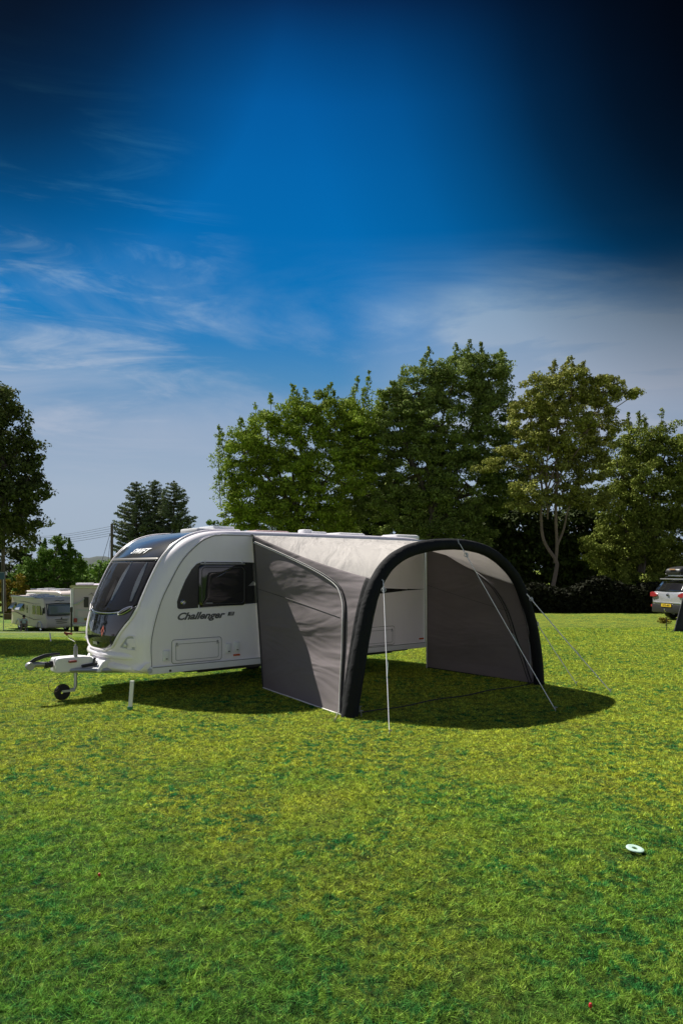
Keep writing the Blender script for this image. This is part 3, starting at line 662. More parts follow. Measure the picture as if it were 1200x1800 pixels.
def roof_surf(q, v, off=0):
    """q along the rail 0..1, v 0 rail, 1 arch"""
    I = c2w(-.20 + 4.12 * q, -.045, RAILZ); O = arch_w(FL + (FR - FL) * q, -.03); P = I.lerp(O, v)
    s_ = math.sin(math.pi * v) * (1 - .35 * v)
    P.z += off - .075 * s_ + .012 * math.sin(math.pi * v) * math.sin(26 * q + 5 * v) * (1 - abs(2 * q - 1) * .3) + .008 * math.sin(41 * q - 9 * v) * s_
    e = min(q, 1 - q)
    if e < .06: P.z -= .05 * s_ * (1 - e / .06)
    return P
grey_f = fabric('taupe_polyester', (.275, .243, .256), transl=.36, fold=.8, fscale=.9, stretch=(.5, .5, 2.0), rot=(0, .35, 0))
light_f = fabric('light_polyester', (.68, .65, .63), transl=.5, fold=.7, fscale=1.1, stretch=(3.0, .7, 1), rot=(0, 0, CRZ))
black_f = fabric('black_sleeve', (.007, .008, .010), transl=0, fold=.25, fscale=5, stretch=(1, 1, 1))
zip_m = mat('zip_black', (.012, .012, .013), .6); pipe_m = mat('pale_piping', (.78, .75, .74), .6)
strap_m = mat('strap_grey', (.30, .31, .35), .6); rope_m = mat('reflective_rope', (.80, .80, .84), .5); peg_m = mat('steel_peg', (.5, .5, .52), .35, metal=.9)

def make_awning():
    root = empty('awning', ORG, label='inflatable grey awning with black air arch and light roof, beside the caravan', cat='awning')
    def fabric_patch(name, P, m, nu, nv, parent=root):
        b = MB(); b.grid(lambda u, v: lc(P(u, v)), nu, nv); return b.build(name, m, parent, smooth=True, fix=False, solid=.004, off=0)
    roof = fabric_patch('roof', lambda u, v: roof_surf(u, v), light_f, 90, 40)
    for sd in 'LR': fabric_patch('side_wall', lambda u, v, s=sd: side_surf(s, u, v), grey_f, 60, 70)
    # grey valance between roof and rail, scalloped
    b = MB()
    pts = []
    for i in range(121):
        q = i / 120; dz = .018 * abs(math.sin(q * 46)) + .006 * math.sin(q * 113)
        p = c2w(-.20 + 4.12 * q, -.055, RAILZ + .01); p2 = c2w(-.20 + 4.12 * q, -.075, RAILZ - .035 - dz + .02); pts.append((lc(p), lc(p2)))
    V = [x for pr in pts for x in pr]; b.add(V, [(2 * i, 2 * i + 1, 2 * i + 3, 2 * i + 2) for i in range(120)]); b.build('rail_cord_strip', mat('slate_strip', (.12, .15, .19), .6), root, fix=False, solid=.006, smooth=True)
    # air arch
    n = 90; fs = np.linspace(0, 1, n)
    rad = [float(np.interp(f, [0, .25, .5, .75, 1], [.114, .104, .085, .085, .090])) * (1 + .012 * math.sin(f * 160)) for f in fs]
    b = MB(); b.tube([lc(arch_w(f, .06)) for f in fs], rad, 22); arch = b.build('air_arch', black_f, root, smooth=True)
    b = MB()
    for f in np.linspace(.02, .98, 60): pass
    b.tube([lc(arch_w(f, .06) + Vector((0, 0, .0))) + Vector((AN[0], AN[1], 0)) * .0 for f in np.linspace(FL, FR, 40)], .0, 3) if False else None
    # outer sleeve flap: black cloth joining arch to the walls
    for sd, f0, f1 in (('L', 0, FL), ('R', 1, FR)):
        b = MB()
        def flap(u, v):
            f = f0 + (f1 - f0) * v; P = arch_w(f, -.02 - .0 * u); Q = side_surf(sd, .955, v, .012); return lc(P.lerp(Q, u))
        b.grid(flap, 6, 40); b.build('sleeve_flap', black_f, root, fix=False, solid=.004, smooth=True)
    # zipped door panel outline on each wall: pale piping outside, black zip beside it
    outl = {'L': ZL, 'R': ZR}
    for sd in 'LR':
        C = catmull(outl[sd], 10); sg = 1
        pin = [lc(side_surf(sd, a, bb, .012)) for a, bb in C]
        if sd == 'R': pin = [lc(side_surf(sd, a, bb, -.012)) for a, bb in C]
        b = MB(); b.tube(pin, .009 if sd == 'L' else .006, 6); pp = b.build('piping', pipe_m if sd == 'L' else zip_m, root, smooth=True)
        oo = .010 if sd == 'L' else -.010
        C2 = np.array([[min(a + .022, .99), min(bb + .010, 1)] for a, bb in C])
        b = MB(); b.tube([lc(side_surf(sd, a, bb, oo)) for a, bb in C2], .017, 6, flat=.5); b.build('zip', zip_m, root)
        # seam across the wall and lower mud hem
        oo2 = .006 if sd == 'L' else -.006
        b = MB(); b.tube([lc(side_surf(sd, a, .655 + .045 * (1 - a) * 0, oo2)) for a in np.linspace(.0, .83, 40)], .004, 5); b.build('seam', mat('seam_thread', (.07, .065, .07), .8), root)
        b = MB(); b.tube([lc(side_surf(sd, a, .004, oo)) for a in np.linspace(0, .97, 30)], .009, 6); b.build('hem', pipe_m if sd == 'L' else zip_m, root)
    # wall edge post (pale elastic) where the right wall meets the caravan
    b = MB(); b.tube([lc(c2w(3.90, -.06, z)) for z in (.0, 1.2, 2.5)], .012, 8); b.build('wall_pad', mat('pale_pad', (.5, .5, .48), .7), root)
    b = MB(); b.tube([lc(c2w(-.015 - .20 * z / 2.55, -.06, z)) for z in (.03, 1.2, 2.5)], .010, 8); b.build('wall_pad', mat('dark_pad', (.05, .05, .055), .7), root)
    # tie-down straps down the outside of the legs
    for f, off, s_ in ((0, -.20, -1), (1, -.14, 1)):
        p0 = arch_w(.135 if f == 0 else .90, -.12); p1 = c2w(-.36, -2.42, .04) if f == 0 else c2w(4.10, -2.50, .03)
        if f == 0: p0 = W(621, 1133, 9.95); p1 = W(595, 1246, 10.0); p1.z = .03
        else: p0 = arch_w(.885, -.05); p0.z = .95; p1 = arch_w(.985, -.10)
        pm = p0.lerp(p1, .24)
        b = MB(); b.tube([lc(p0), lc(pm)], .016, 6, flat=.35); b.tube([lc(pm), lc(p1)], .010, 6, flat=.5); st = b.build('tie_strap', strap_m, root)
        b = MB(); b.tube([lc(pm + Vector((.026 * math.cos(t), 0, .026 * math.sin(t)))) for t in np.linspace(0, 2 * math.pi, 17)], .008, 6, caps=False); b.build('strap_ring', strap_m, st)
    # small white label on the far leg
    b = MB(); p = W(941.5, 1150, 12.35); b.box(lc(p), (.035, .010, .15)); b.box(lc(W(943.5, 1158, 12.35) + Vector((0, 0, -.07))), (.03, .010, .05)); b.build('care_label', mat('label_white', (.6, .6, .6), .6), root)
    # foot pegs at the leg bases
    for px, py in ((611, 1258), (632, 1254), (634, 1262)):
        g = W(px, py, H * F / (py - 1000)); g.z = 0
        b = MB(); b.tube([lc(g + Vector((0, 0, .10))), lc(g + Vector((.01, .02, -.02)))], [.011, .008], 7); b.tube([lc(g + Vector((-.025, 0, .09))), lc(g + Vector((.03, 0, .10)))], .007, 6); b.build('foot_peg', peg_m, root)
    # draught strap on the ground between the legs
    b = MB(); P = [arch_w(0, .08), arch_w(1, .02)]; pts = []
    for u in np.linspace(0.03, .99, 30):
        p = P[0].lerp(P[1], u); p.z = .035 + .01 * math.sin(u * 20); pts.append(lc(p))
    b.tube(pts, .016, 6, flat=.5); b.build('ground_strap', zip_m, root)
    # tabs where the guys are tied
    for f, o in ((GF1, .17), (GF2, .17), (GF3, .17)):
        p = arch_w(f, o * .95); b = MB(); b.tube([lc(arch_w(f, .14, .07)), lc(p)], [.014, .012], 6, flat=.4); b.build('guy_tab', strap_m, root)
    return root
# outlines in wall coordinates (a, b)
ZL = [(.0, .955), (.18, .955), (.35, .95), (.52, .935), (.66, .905), (.76, .86), (.815, .79), (.85, .70), (.872, .55), (.895, .35), (.92, .15), (.945, .01)]
ZR = [(.0, .985), (.20, .985), (.42, .975), (.58, .94), (.70, .88), (.77, .80), (.81, .70), (.84, .55), (.875, .35), (.92, .15), (.955, .01)]
GF1 = arch_f(.42, 1.85); GF2 = arch_f(2.02, 2.37); GF3 = arch_f(3.80, 1.45)
make_awning()

def guy(name_label, p0, peg, grp, sag=.012, r=.0053):
    """guy rope with runner, slider line and its peg"""
    g = Vector((peg[0], peg[1], gz(*peg))); o = empty('guy_rope', g, label=name_label, cat='guy rope', group=grp)
    a = Vector(p0) - g; top = Vector((0, 0, .03)); ln = a - top
    b = MB(); b.tube([a, top + ln * .5 + Vector((0, 0, -sag)), top], r, 6); b.build('line', rope_m, o)
    b = MB(); m1 = top + ln * .93; b.tube([m1 + Vector((0, 0, .03)), m1 - ln.normalized() * .05], [.016, .010], 8); b.tube([m1 + Vector((.03 * math.cos(t), 0, .03 * math.sin(t))) for t in np.linspace(0, 6.283, 13)], .005, 5, caps=False); b.build('hook', mat('grey_hook', (.45, .46, .5), .4), o)
    b = MB(); m2 = top + ln * .42; b.tube([m2 + ln * .02 + Vector((.012, 0, 0)), m2 + Vector((.018, 0, 0)), m2 - ln * .09], .004, 5); b.build('runner', mat('runner_green', (.25, .34, .32), .5), o)
    b = MB(); b.tube([(0, 0, .07), (.012, .01, -.05)], [.008, .006], 7); b.tube([(0, 0, .065), (.03, -.01, .06)], .006, 6); b.build('peg', peg_m, o)
    return o
def gpix(px, py): d = H * F / (py - 1000); return ((px - 600) * d / F, d)
GG = 'guy ropes bracing the air arch'
guy('pale guy rope from left shoulder of black arch, near leg', arch_w(GF1, .18), gpix(684, 1292), GG)
guy('pale guy rope hanging from the top of black arch across the opening', arch_w(GF2, .18), gpix(975, 1251), GG)
guy('longest guy rope from the right shoulder, outermost peg on the grass', arch_w(arch_f(3.72, 1.62), .12), gpix(1072, 1218), GG, r=.009)
g4 = guy('dark lower guy rope at the right leg with black triangular tab', W(938, 1088, 12.6), gpix(1012, 1204), GG, r=.008)
b = MB(); q0 = g4.location
tri = [W(932, 1060, 12.6) - q0, W(946, 1100, 12.6) - q0, W(934, 1102, 12.6) - q0]
b.add([t for t in tri] + [t + Vector((0, .02, 0)) for t in tri], [(0, 1, 2), (5, 4, 3), (0, 3, 4, 1), (1, 4, 5, 2), (2, 5, 3, 0)]); b.build('tab', black_f, g4)
# short peg line at the near corner
gx = gpix(588, 1270); g = Vector((gx[0], gx[1], 0)); o = empty('tent_peg', g, label='thin steel tent peg and loop at the near left awning corner', cat='tent peg')
b = MB(); b.tube([(.0, 0, .02), W(595, 1248, 10.05) - g], .004, 5); b.build('loop', peg_m, o); b = MB(); b.tube([(0, 0, .06), (.0, .01, -.05)], .006, 6); b.build('peg', peg_m, o)

# ------------------------------------------------------------------ small things on the lawn
def post(px, py, h, w, lab, base_green=True, lean=.02):
    x, y = px_ground(px, py); z = gz(x, y)
    o = empty('marker_post', (x, y, z), label=lab, cat='marker post', group='white pitch marker posts')
    b = MB(); b.box((0, 0, h / 2), (w, w * .6, h), bev=w * .1)
    b.v = [(v[0] + lean * v[2] / h, v[1], v[2]) for v in b.v]; b.build('post', wpl, o)
    if base_green:
        b = MB(); b.box((0, 0, .022), (w * 1.25, w * .85, .05), bev=.006); b.build('foot', mat('green_foot', (.02, .22, .12), .5), o)
    return o
def px_ground(px, py):
    d = 5.0
    for _ in range(4000):
        x = (px - 600) * d / F
        if H - (py - 1000) * d / F <= gz(x, d): return x, d
        d += .03
    return x, d
post(229, 1248, .41, .055, 'short white marker post with green foot standing on sunny grass by the caravan', lean=.03)
post(90, 1128, .24, .030, 'tiny white marker post far off in front of the parked motorhomes', False, lean=-.03)
x, y = gpix(1115, 1499)
b = MB(); b.lathe([(.020, .0), (.022, .006), (.045, .009), (.059, .006), (.061, .0)], (0, 0, 0), 'Z', 32)
o = b.build('ground_ring', mat('mint_white', (.42, .58, .50), .5, var=.06)); o.location = (x, y, .028); o.rotation_euler = (.06, .10, .0)
tag(o, 'pale mint white ring disc lying flat on the lawn at right', 'ring')
for (px, py, r, lab) in ((1037, 1775, .0085, 'red peg cap in the grass at the bottom right'), (175, 1543, .009, 'red peg cap in the grass at lower left')):
    x, y = gpix(px, py); b = MB(); b.lathe([(0, .016), (r * .7, .013), (r, .004), (r * .9, -.004), (r * .3, -.006), (r * .3, -.04), (0, -.045)], (0, 0, 0), 'Z', 18)
    o = b.build('peg_cap', mat('cap_red', (.45, .008, .02), .5), smooth=True); o.location = (x, y, .017); tag(o, lab, 'peg', 'red peg caps in the lawn')

# ------------------------------------------------------------------ trees
def leaf_mat(name, c, k=.35, tr=.30):
    m = mat(name, c, 0.75, var=.6, vscale=.6, spec=.08, transl=tr * .55, island=k); return m
def leaves(C, rad, per, size, flat=.7, droop=0, rng=RNG, elong=1.0, upright=False):
    """leaf quads scattered in clumps; C (n,3), rad (n,)"""
    n = len(C); M = n * per
    c = np.repeat(C, per, 0); r = np.repeat(rad, per)[:, None]
    d = rng.normal(0, 1, (M, 3)); d /= np.linalg.norm(d, axis=1)[:, None]; d *= rng.uniform(.15, 1, (M, 1)) ** .5
    d[:, 2] *= flat * elong
    p = c + d * r
    nrm = d + rng.normal(0, .55, (M, 3)); nrm[:, 2] += .35; nrm /= np.linalg.norm(nrm, axis=1)[:, None]
    t = np.cross(nrm, rng.normal(0, 1, (M, 3))); t /= np.linalg.norm(t, axis=1)[:, None]
    if upright:
        t = rng.normal(0, .5, (M, 3)); t[:, 2] = 1; t /= np.linalg.norm(t, axis=1)[:, None]
    s = np.cross(nrm, t); s /= (np.linalg.norm(s, axis=1)[:, None] + 1e-9)
    sz = size * rng.uniform(.6, 1.35, (M, 1)); t = t * sz; s = s * sz * .62
    Q = np.stack([p - t, p + s * .9 - t * .1, p + t, p - s * .9 - t * .1], 1)
    return Q.reshape(-1, 3)
def limb(b, p, q, r0, r1, wob=.12, n=6, seed=0):
    rr = random.Random(seed); p = Vector(p); q = Vector(q); L_ = (q - p).length; pts = []; rs = []
    for i in range(n + 1):
        t = i / n; w = math.sin(math.pi * t) * L_ * wob
        pts.append(p.lerp(q, t) + Vector((rr.uniform(-1, 1) * w * .5, rr.uniform(-1, 1) * w * .5, w * .35))); rs.append(r0 + (r1 - r0) * t)
    b.tube(pts, rs, 7)
bark = mat('bark', (.10, .085, .065), .9, var=.3, vscale=2, bump=.6, bscale=8)
bark_p = mat('pale_bark', (.18, .14, .10), .9, var=.3, vscale=2, bump=.6, bscale=8)
def tree(label, px_base, d, lobes, m, leaf=.14, dens=1.0, per=46, trunk_r=.22, group=None, cl=(.38, .75), bk=bark, spikes=(), trunk_px=None, name='tree', cat='tree', limbs=True, core=.55, flat=.55, ground=None):
    rng = np.random.default_rng(sum(map(ord, label)))
    x0 = (px_base - 600) * d / F; z0 = gz(x0, d) if ground is None else ground; base = Vector((x0, d, z0))
    root = empty(name, base, label=label, cat=cat, group=group); s = d / F
    Cs = []; Rs = []; tb = MB()
    trunk_top = Vector((x0, d, z0 + 2))
    if trunk_px:
        for li, (line, ra, rb) in enumerate(trunk_px):
            pts = catmull([tuple(W(a, b_, d)) for a, b_ in line], 5); n = len(pts)
            tb.tube([Vector(p) - base for p in pts], [ra + (rb - ra) * i / (n - 1) for i in range(n)], 9)
        trunk_top = W(*trunk_px[0][0][-1], d)
    else:
        ctr = np.mean([[l[0], l[1]] for l in lobes], axis=0); trunk_top = W(ctr[0] * .6 + px_base * .4, ctr[1], d)
        limb(tb, (0, 0, -.1), trunk_top - base, trunk_r, trunk_r * .35, .06, 8, 3)
    for i, lb in enumerate(lobes):
        px, py, rx, ry = lb[:4]; dd = d + (lb[4] if len(lb) > 4 else rng.uniform(-.8, .8)); c = np.array(W(px, py, dd)); rx_, rz_ = rx * s, ry * s; ryy = lb[5] if len(lb) > 5 else max(rx_, rz_) * .8
        area = (rx_ * rz_ + rx_ * ryy + ryy * rz_) * 1.35
        n = max(6, int(area * 2.3 * dens))
        u = rng.normal(0, 1, (n, 3)); u /= np.linalg.norm(u, axis=1)[:, None]
        rad = rng.uniform(core, 1.0, (n, 1)) ** .8
        # knobbly outline
        kn = 1 + .16 * np.sin(u[:, :1] * 7 + i) * np.sin(u[:, 2:] * 6 + 2 * i)
        p = c + u * rad * kn * np.array([rx_, ryy, rz_])
        Cs.append(p); Rs.append(rng.uniform(cl[0], cl[1], n) * (.75 + .25 * min(1, rx_ / 1.5)))
        if limbs:
            limb(tb, (trunk_top - base) * rng.uniform(.45, .95), Vector(c) - base, trunk_r * .45, trunk_r * .18, .1, 5, i)
            for j in range(5):
                q = p[rng.integers(0, n)]; limb(tb, Vector(c) - base, Vector(q) - base, trunk_r * .17, .015, .1, 4, i * 7 + j)
    C = np.concatenate(Cs); Rr = np.concatenate(Rs)
    k = C[:, 2] > z0 + .2; C = C[k]; Rr = Rr[k]
    Q = [leaves(C, Rr, per, leaf, flat, rng=rng)]
    for (px, py, h, w) in spikes:    # upright shoots with leaves, breaking the outline
        a = np.array(W(px, py, d + rng.uniform(-1, 1))); hh = (h + 14) * s; a[2] += 9 * s; n = 12
        ln = rng.uniform(-.3, .3); tt = rng.uniform(0, 1, 46) ** 1.15
        cc = np.array([a + np.array([ln * hh * t, 0, -hh * (1 - t)]) for t in tt]); wr = w * s * (1.9 - 1.75 * tt)
        cc += rng.normal(0, 1, (46, 3)) * wr[:, None] * np.array([.55, .55, .25])
        Q.append(leaves(cc, np.maximum(.10, wr * .55), 12, leaf * .9, 1.2, rng=rng))
        cc = [a + np.array([-0 * ln, 0, -hh]), a + np.array([ln * hh, 0, -.1])]
        limb(tb, Vector(cc[0]) - base - Vector((0, 0, .5)), Vector(cc[-1]) - base, .03, .008, .04, 4, int(px))
    V = np.concatenate(Q) - np.array(base)
    raw_mesh('crown', V, len(V) // 4, 4, m, root)
    tb.build('trunk', bk, root, smooth=True, fix=False)
    return root
GT = 'trees along the back of the field'
green1 = leaf_mat('leaves_hornbeam', (.22, .30, .035)); green2 = leaf_mat('leaves_maple', (.175, .235, .055)); yel = leaf_mat('leaves_turning', (.235, .255, .055), .4)
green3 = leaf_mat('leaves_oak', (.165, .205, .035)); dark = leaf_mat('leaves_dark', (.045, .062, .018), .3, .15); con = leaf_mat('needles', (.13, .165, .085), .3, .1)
bush = leaf_mat('leaves_bush', (.10, .18, .03)); ochre = leaf_mat('leaves_ochre', (.20, .16, .022)); fg = leaf_mat('leaves_left', (.085, .11, .03))

tree('upright dark green tree with spiky top shoots, leftmost of the back row above the caravan', 520, 41,
     [(428, 805, 40, 50), (470, 775, 48, 55), (530, 745, 48, 50), (590, 740, 50, 52), (440, 870, 52, 48), (505, 850, 70, 65), (580, 840, 70, 75), (415, 915, 30, 26), (480, 925, 70, 45), (560, 930, 70, 45), (630, 780, 40, 70)], green1, leaf=.070, dens=3.4, per=130, cl=(.28, .55), core=.4,
     spikes=[(385, 772, 45, 9), (400, 757, 50, 10), (428, 742, 50, 10), (448, 735, 55, 11), (458, 712, 60, 11), (477, 700, 55, 10), (494, 692, 60, 11), (509, 688, 55, 9), (525, 685, 65, 12), (545, 690, 60, 10), (565, 684, 55, 9), (580, 682, 60, 11), (612, 672, 60, 9), (634, 662, 75, 11), (650, 690, 50, 9), (392, 805, 40, 9), (388, 838, 35, 9), (600, 695, 50, 9), (620, 690, 50, 9), (660, 688, 45, 9)])
tree('tallest broad dark green tree at the centre of the back row', 760, 42,
     [(735, 690, 48, 50), (800, 662, 55, 52), (858, 668, 46, 52), (700, 745, 58, 58), (775, 750, 75, 70), (860, 755, 48, 80), (655, 790, 50, 62), (730, 830, 80, 70), (820, 850, 70, 80), (880, 850, 45, 60), (650, 870, 60, 60), (720, 905, 70, 50), (800, 935, 70, 45), (690, 690, 20, 25)], green2, dens=3.2, per=130, leaf=.072, cl=(.28, .58), core=.4,
     spikes=[(742, 622, 40, 7), (760, 620, 45, 8), (800, 612, 40, 8), (822, 606, 40, 9), (848, 612, 40, 8), (880, 625, 40, 8), (700, 655, 40, 8)], trunk_r=.30)
tree('yellowing tree with pale forked trunk standing in front of the dark row', 965, 37.5,
     [(955, 690, 42, 42), (1010, 675, 48, 36), (1060, 690, 32, 32), (930, 735, 42, 48), (990, 745, 70, 55), (1052, 750, 40, 50), (905, 790, 28, 28), (955, 810, 60, 42), (1030, 820, 50, 42), (862, 818, 34, 11, 0, .6), (925, 862, 42, 16, -1, .8), (990, 870, 46, 20, 0, 1), (930, 885, 34, 14, -1, .7), (1095, 690, 22, 9, 0, .5), (1118, 692, 18, 7, 0, .4), (1078, 672, 22, 12, 0, .6), (1050, 880, 35, 18, 0, .8)], yel, dens=4.2, per=100, leaf=.068, cl=(.24, .48), core=.4, bk=bark_p, trunk_r=.10,
     trunk_px=[([(963, 1069), (970, 1035), (977, 1000), (976, 985), (955, 950), (950, 905), (952, 860), (945, 800), (958, 730)], .13, .035), ([(975, 990), (978, 960), (976, 900), (979, 830), (978, 760), (985, 700)], .10, .03), ([(978, 960), (990, 930), (1000, 890), (1040, 800)], .07, .03), ([(1000, 700), (1060, 690), (1120, 694)], .06, .02)],
     spikes=[(968, 640, 35, 7), (985, 637, 35, 7), (1003, 634, 40, 7), (1020, 642, 35, 7)])
tree('olive green round tree right of the pale trunk, with thin top shoots', 1130, 40,
     [(1120, 785, 45, 42), (1170, 795, 45, 50), (1090, 830, 45, 45), (1140, 860, 65, 60), (1195, 880, 45, 70), (1085, 905, 55, 50), (1160, 940, 60, 60), (1100, 985, 60, 48), (1180, 1010, 50, 45), (1060, 965, 40, 45), (1130, 1030, 60, 28)], green3, dens=3.4, per=115, leaf=.070, cl=(.28, .55), core=.4,
     spikes=[(1105, 735, 45, 8), (1125, 728, 50, 8), (1145, 738, 45, 8), (1163, 727, 55, 8), (1085, 760, 40, 8)], trunk_r=.25)
tree('dark green tree cut by the right edge, behind the silver car', 1260, 40,
     [(1215, 800, 40, 45), (1260, 850, 80, 90), (1300, 780, 60, 80), (1230, 930, 60, 60), (1290, 960, 80, 70)], green3, dens=.8, per=40, trunk_r=.25)
for i, (px, d_, lob) in enumerate([
    (650, 48, [(620, 940, 60, 60), (680, 900, 60, 60), (650, 990, 70, 60)]), (740, 48, [(740, 900, 55, 60), (770, 960, 70, 60), (720, 1010, 60, 50)]),
    (830, 48, [(840, 930, 60, 60), (870, 980, 60, 60), (830, 1020, 60, 40)]), (920, 47, [(920, 930, 55, 55), (940, 985, 60, 55), (900, 1030, 60, 35)]),
    (1010, 47, [(1010, 930, 55, 60), (1020, 990, 60, 55), (1030, 1035, 60, 30)]), (1110, 47, [(1100, 960, 60, 60), (1140, 1010, 60, 45), (1080, 1030, 60, 35)])]):
    tree(['dark evergreen behind the caravan roof, far left of the row', 'dark evergreen behind the awning roof, filling under the tallest tree', 'dark evergreen seen over the right shoulder of the arch', 'dark evergreen directly left of the pale forked trunk',
          'dark evergreen directly right of the pale forked trunk', 'dark evergreen low behind the olive round tree'][i], px, d_, lob, dark, dens=2.4, per=70, leaf=.15, group='dark evergreens filling the back of the row', trunk_r=.18, cl=(.5, .9))

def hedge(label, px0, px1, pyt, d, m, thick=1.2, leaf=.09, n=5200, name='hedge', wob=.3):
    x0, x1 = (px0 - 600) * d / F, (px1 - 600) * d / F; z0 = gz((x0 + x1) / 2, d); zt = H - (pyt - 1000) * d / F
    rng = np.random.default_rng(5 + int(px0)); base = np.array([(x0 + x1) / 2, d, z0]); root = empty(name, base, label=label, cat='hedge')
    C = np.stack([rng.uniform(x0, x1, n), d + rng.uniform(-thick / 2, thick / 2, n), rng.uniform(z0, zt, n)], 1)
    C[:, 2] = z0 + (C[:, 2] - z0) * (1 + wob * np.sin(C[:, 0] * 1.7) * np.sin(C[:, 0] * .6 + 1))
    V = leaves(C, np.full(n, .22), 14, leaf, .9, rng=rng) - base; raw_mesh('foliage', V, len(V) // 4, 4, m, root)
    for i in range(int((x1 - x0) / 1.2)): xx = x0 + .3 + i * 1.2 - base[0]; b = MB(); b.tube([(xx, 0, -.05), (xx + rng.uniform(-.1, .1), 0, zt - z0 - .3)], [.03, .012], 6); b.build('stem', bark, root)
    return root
hedge('dark clipped hedge along the back edge of the lawn, right of the awning', 800, 1330, 1030, 33.5, leaf_mat('leaves_hedge', (.016, .018, .009), .4, .15), n=9000)  # leaf colour lowered to carry the shade of the trees

# left side
tree('large dark broadleaf tree cut by the left edge', 6, 60,
     [(-10, 700, 40, 42), (5, 745, 52, 45), (-40, 740, 60, 70), (30, 790, 44, 40), (-20, 820, 80, 60), (45, 850, 46, 38), (10, 880, 60, 45), (40, 905, 42, 26), (-60, 880, 80, 80), (20, 940, 46, 24), (65, 858, 26, 14), (50, 780, 22, 12)], fg, dens=.75, per=80, leaf=.15, cl=(.55, 1.1), trunk_r=.38,
     trunk_px=[([(8, 1075), (7, 1030), (6, 980), (8, 920), (5, 850), (0, 780)], .20, .08)])
tree('dark tree mass behind the ochre bush at far left', 15, 84, [(20, 1000, 50, 45), (55, 985, 40, 40), (-20, 990, 50, 60)], dark, dens=.22, per=44, leaf=.28, cl=(.8, 1.3), trunk_r=.3)
tree('rounded mid green tree behind the parked motorhomes', 95, 80, [(60, 985, 26, 26), (100, 972, 30, 26), (125, 990, 26, 28), (80, 1010, 44, 36), (120, 1025, 34, 34), (50, 1020, 30, 34), (95, 1045, 55, 30)], bush, dens=.8, per=70, leaf=.15, cl=(.4, .8), trunk_r=.3,
     spikes=[(98, 948, 20, 5), (75, 957, 18, 5), (124, 955, 16, 3), (112, 962, 18, 5), (146, 985, 16, 5)])
tree('small thin leafy treetop peeping over the caravan roof', 376, 50, [(372, 920, 12, 5, 0, .4), (384, 925, 12, 5, 0, .4), (376, 935, 16, 8, 0, .5)], bush, dens=3, per=20, leaf=.10, cl=(.15, .28), trunk_r=.08)
def bushy(label, px, d, lobes, m, **k): return tree(label, px, d, lobes, m, name='bush', cat='bush', limbs=True, trunk_r=.08, **k)
bushy('ochre yellow bush at far left beside the cream motorhome', 18, 76, [(5, 1040, 22, 26), (30, 1040, 20, 28), (15, 1060, 30, 20), (-20, 1045, 30, 30), (42, 1055, 12, 20)], ochre, dens=.8, per=50, leaf=.16, cl=(.4, .7))
rngw = np.random.default_rng(3); n = 900
C = np.stack([rngw.uniform(-48, -26, n), rngw.uniform(104, 116, n), rngw.uniform(-3, 1.0, n)], 1); C[:, 2] += (1.2 * np.sin(C[:, 0] * .7) + .9 * np.sin(C[:, 0] * 1.9)) * .7 + 1.0
V = leaves(C, np.full(n, 1.0), 40, .28, .8, rng=rngw); tag(raw_mesh('woodland', V, len(V) // 4, 4, bush), 'distant belt of green trees below the hill', 'woodland', kind='stuff')

def conifer(label, px, pyt, d, rb, m):
    x0 = (px - 600) * d / F; z0 = gz(x0, d); zt = H - (pyt - 1000) * d / F; hgt = zt - z0; base = Vector((x0, d, z0)); rng = np.random.default_rng(px)
    root = empty('conifer_tree', base, label=label, cat='conifer tree', group='three conifers standing together behind the caravan nose')
    tb = MB(); tb.tube([(0, 0, -.1), (0, 0, hgt * .5), (0, 0, hgt)], [.22, .14, .03], 8); Cs = []; Rs = []
    z = 1.0
    while z < hgt - .1:
        f = 1 - z / hgt; R_ = rb * min(1, (f * 2.9) ** .55) * rng.uniform(.88, 1.08)
        nb = max(6, int(8 + 6 * f))
        for k in range(nb):
            a = rng.uniform(0, 6.283); tip = Vector((math.cos(a) * R_, math.sin(a) * R_, z + R_ * .18)); o_ = Vector((0, 0, z))
            limb(tb, o_, tip, .035, .01, -.12, 3, int(z * 10) + k)
            ns = max(2, int(R_ / .28))
            for t in np.linspace(.25, 1, ns):
                q = o_.lerp(tip, t); q.z -= math.sin(math.pi * t) * R_ * .08; Cs.append(tuple(q)); Rs.append(.24 + .12 * (1 - t))
        z += .40
    Cs.append((0, 0, hgt)); Rs.append(.15)
    V = leaves(np.array(Cs), np.array(Rs), 18, .10, .6, rng=rng); raw_mesh('crown', V, len(V) // 4, 4, m, root); tb.build('trunk', bark, root, fix=False)
conifer('left one of three dark conifers behind the caravan nose', 240, 848, 80, 2.45, con)
conifer('middle one of three dark conifers behind the caravan nose', 272, 845, 82, 2.3, con)
conifer('right one of three dark conifers behind the caravan nose', 306, 846, 80, 2.45, con)
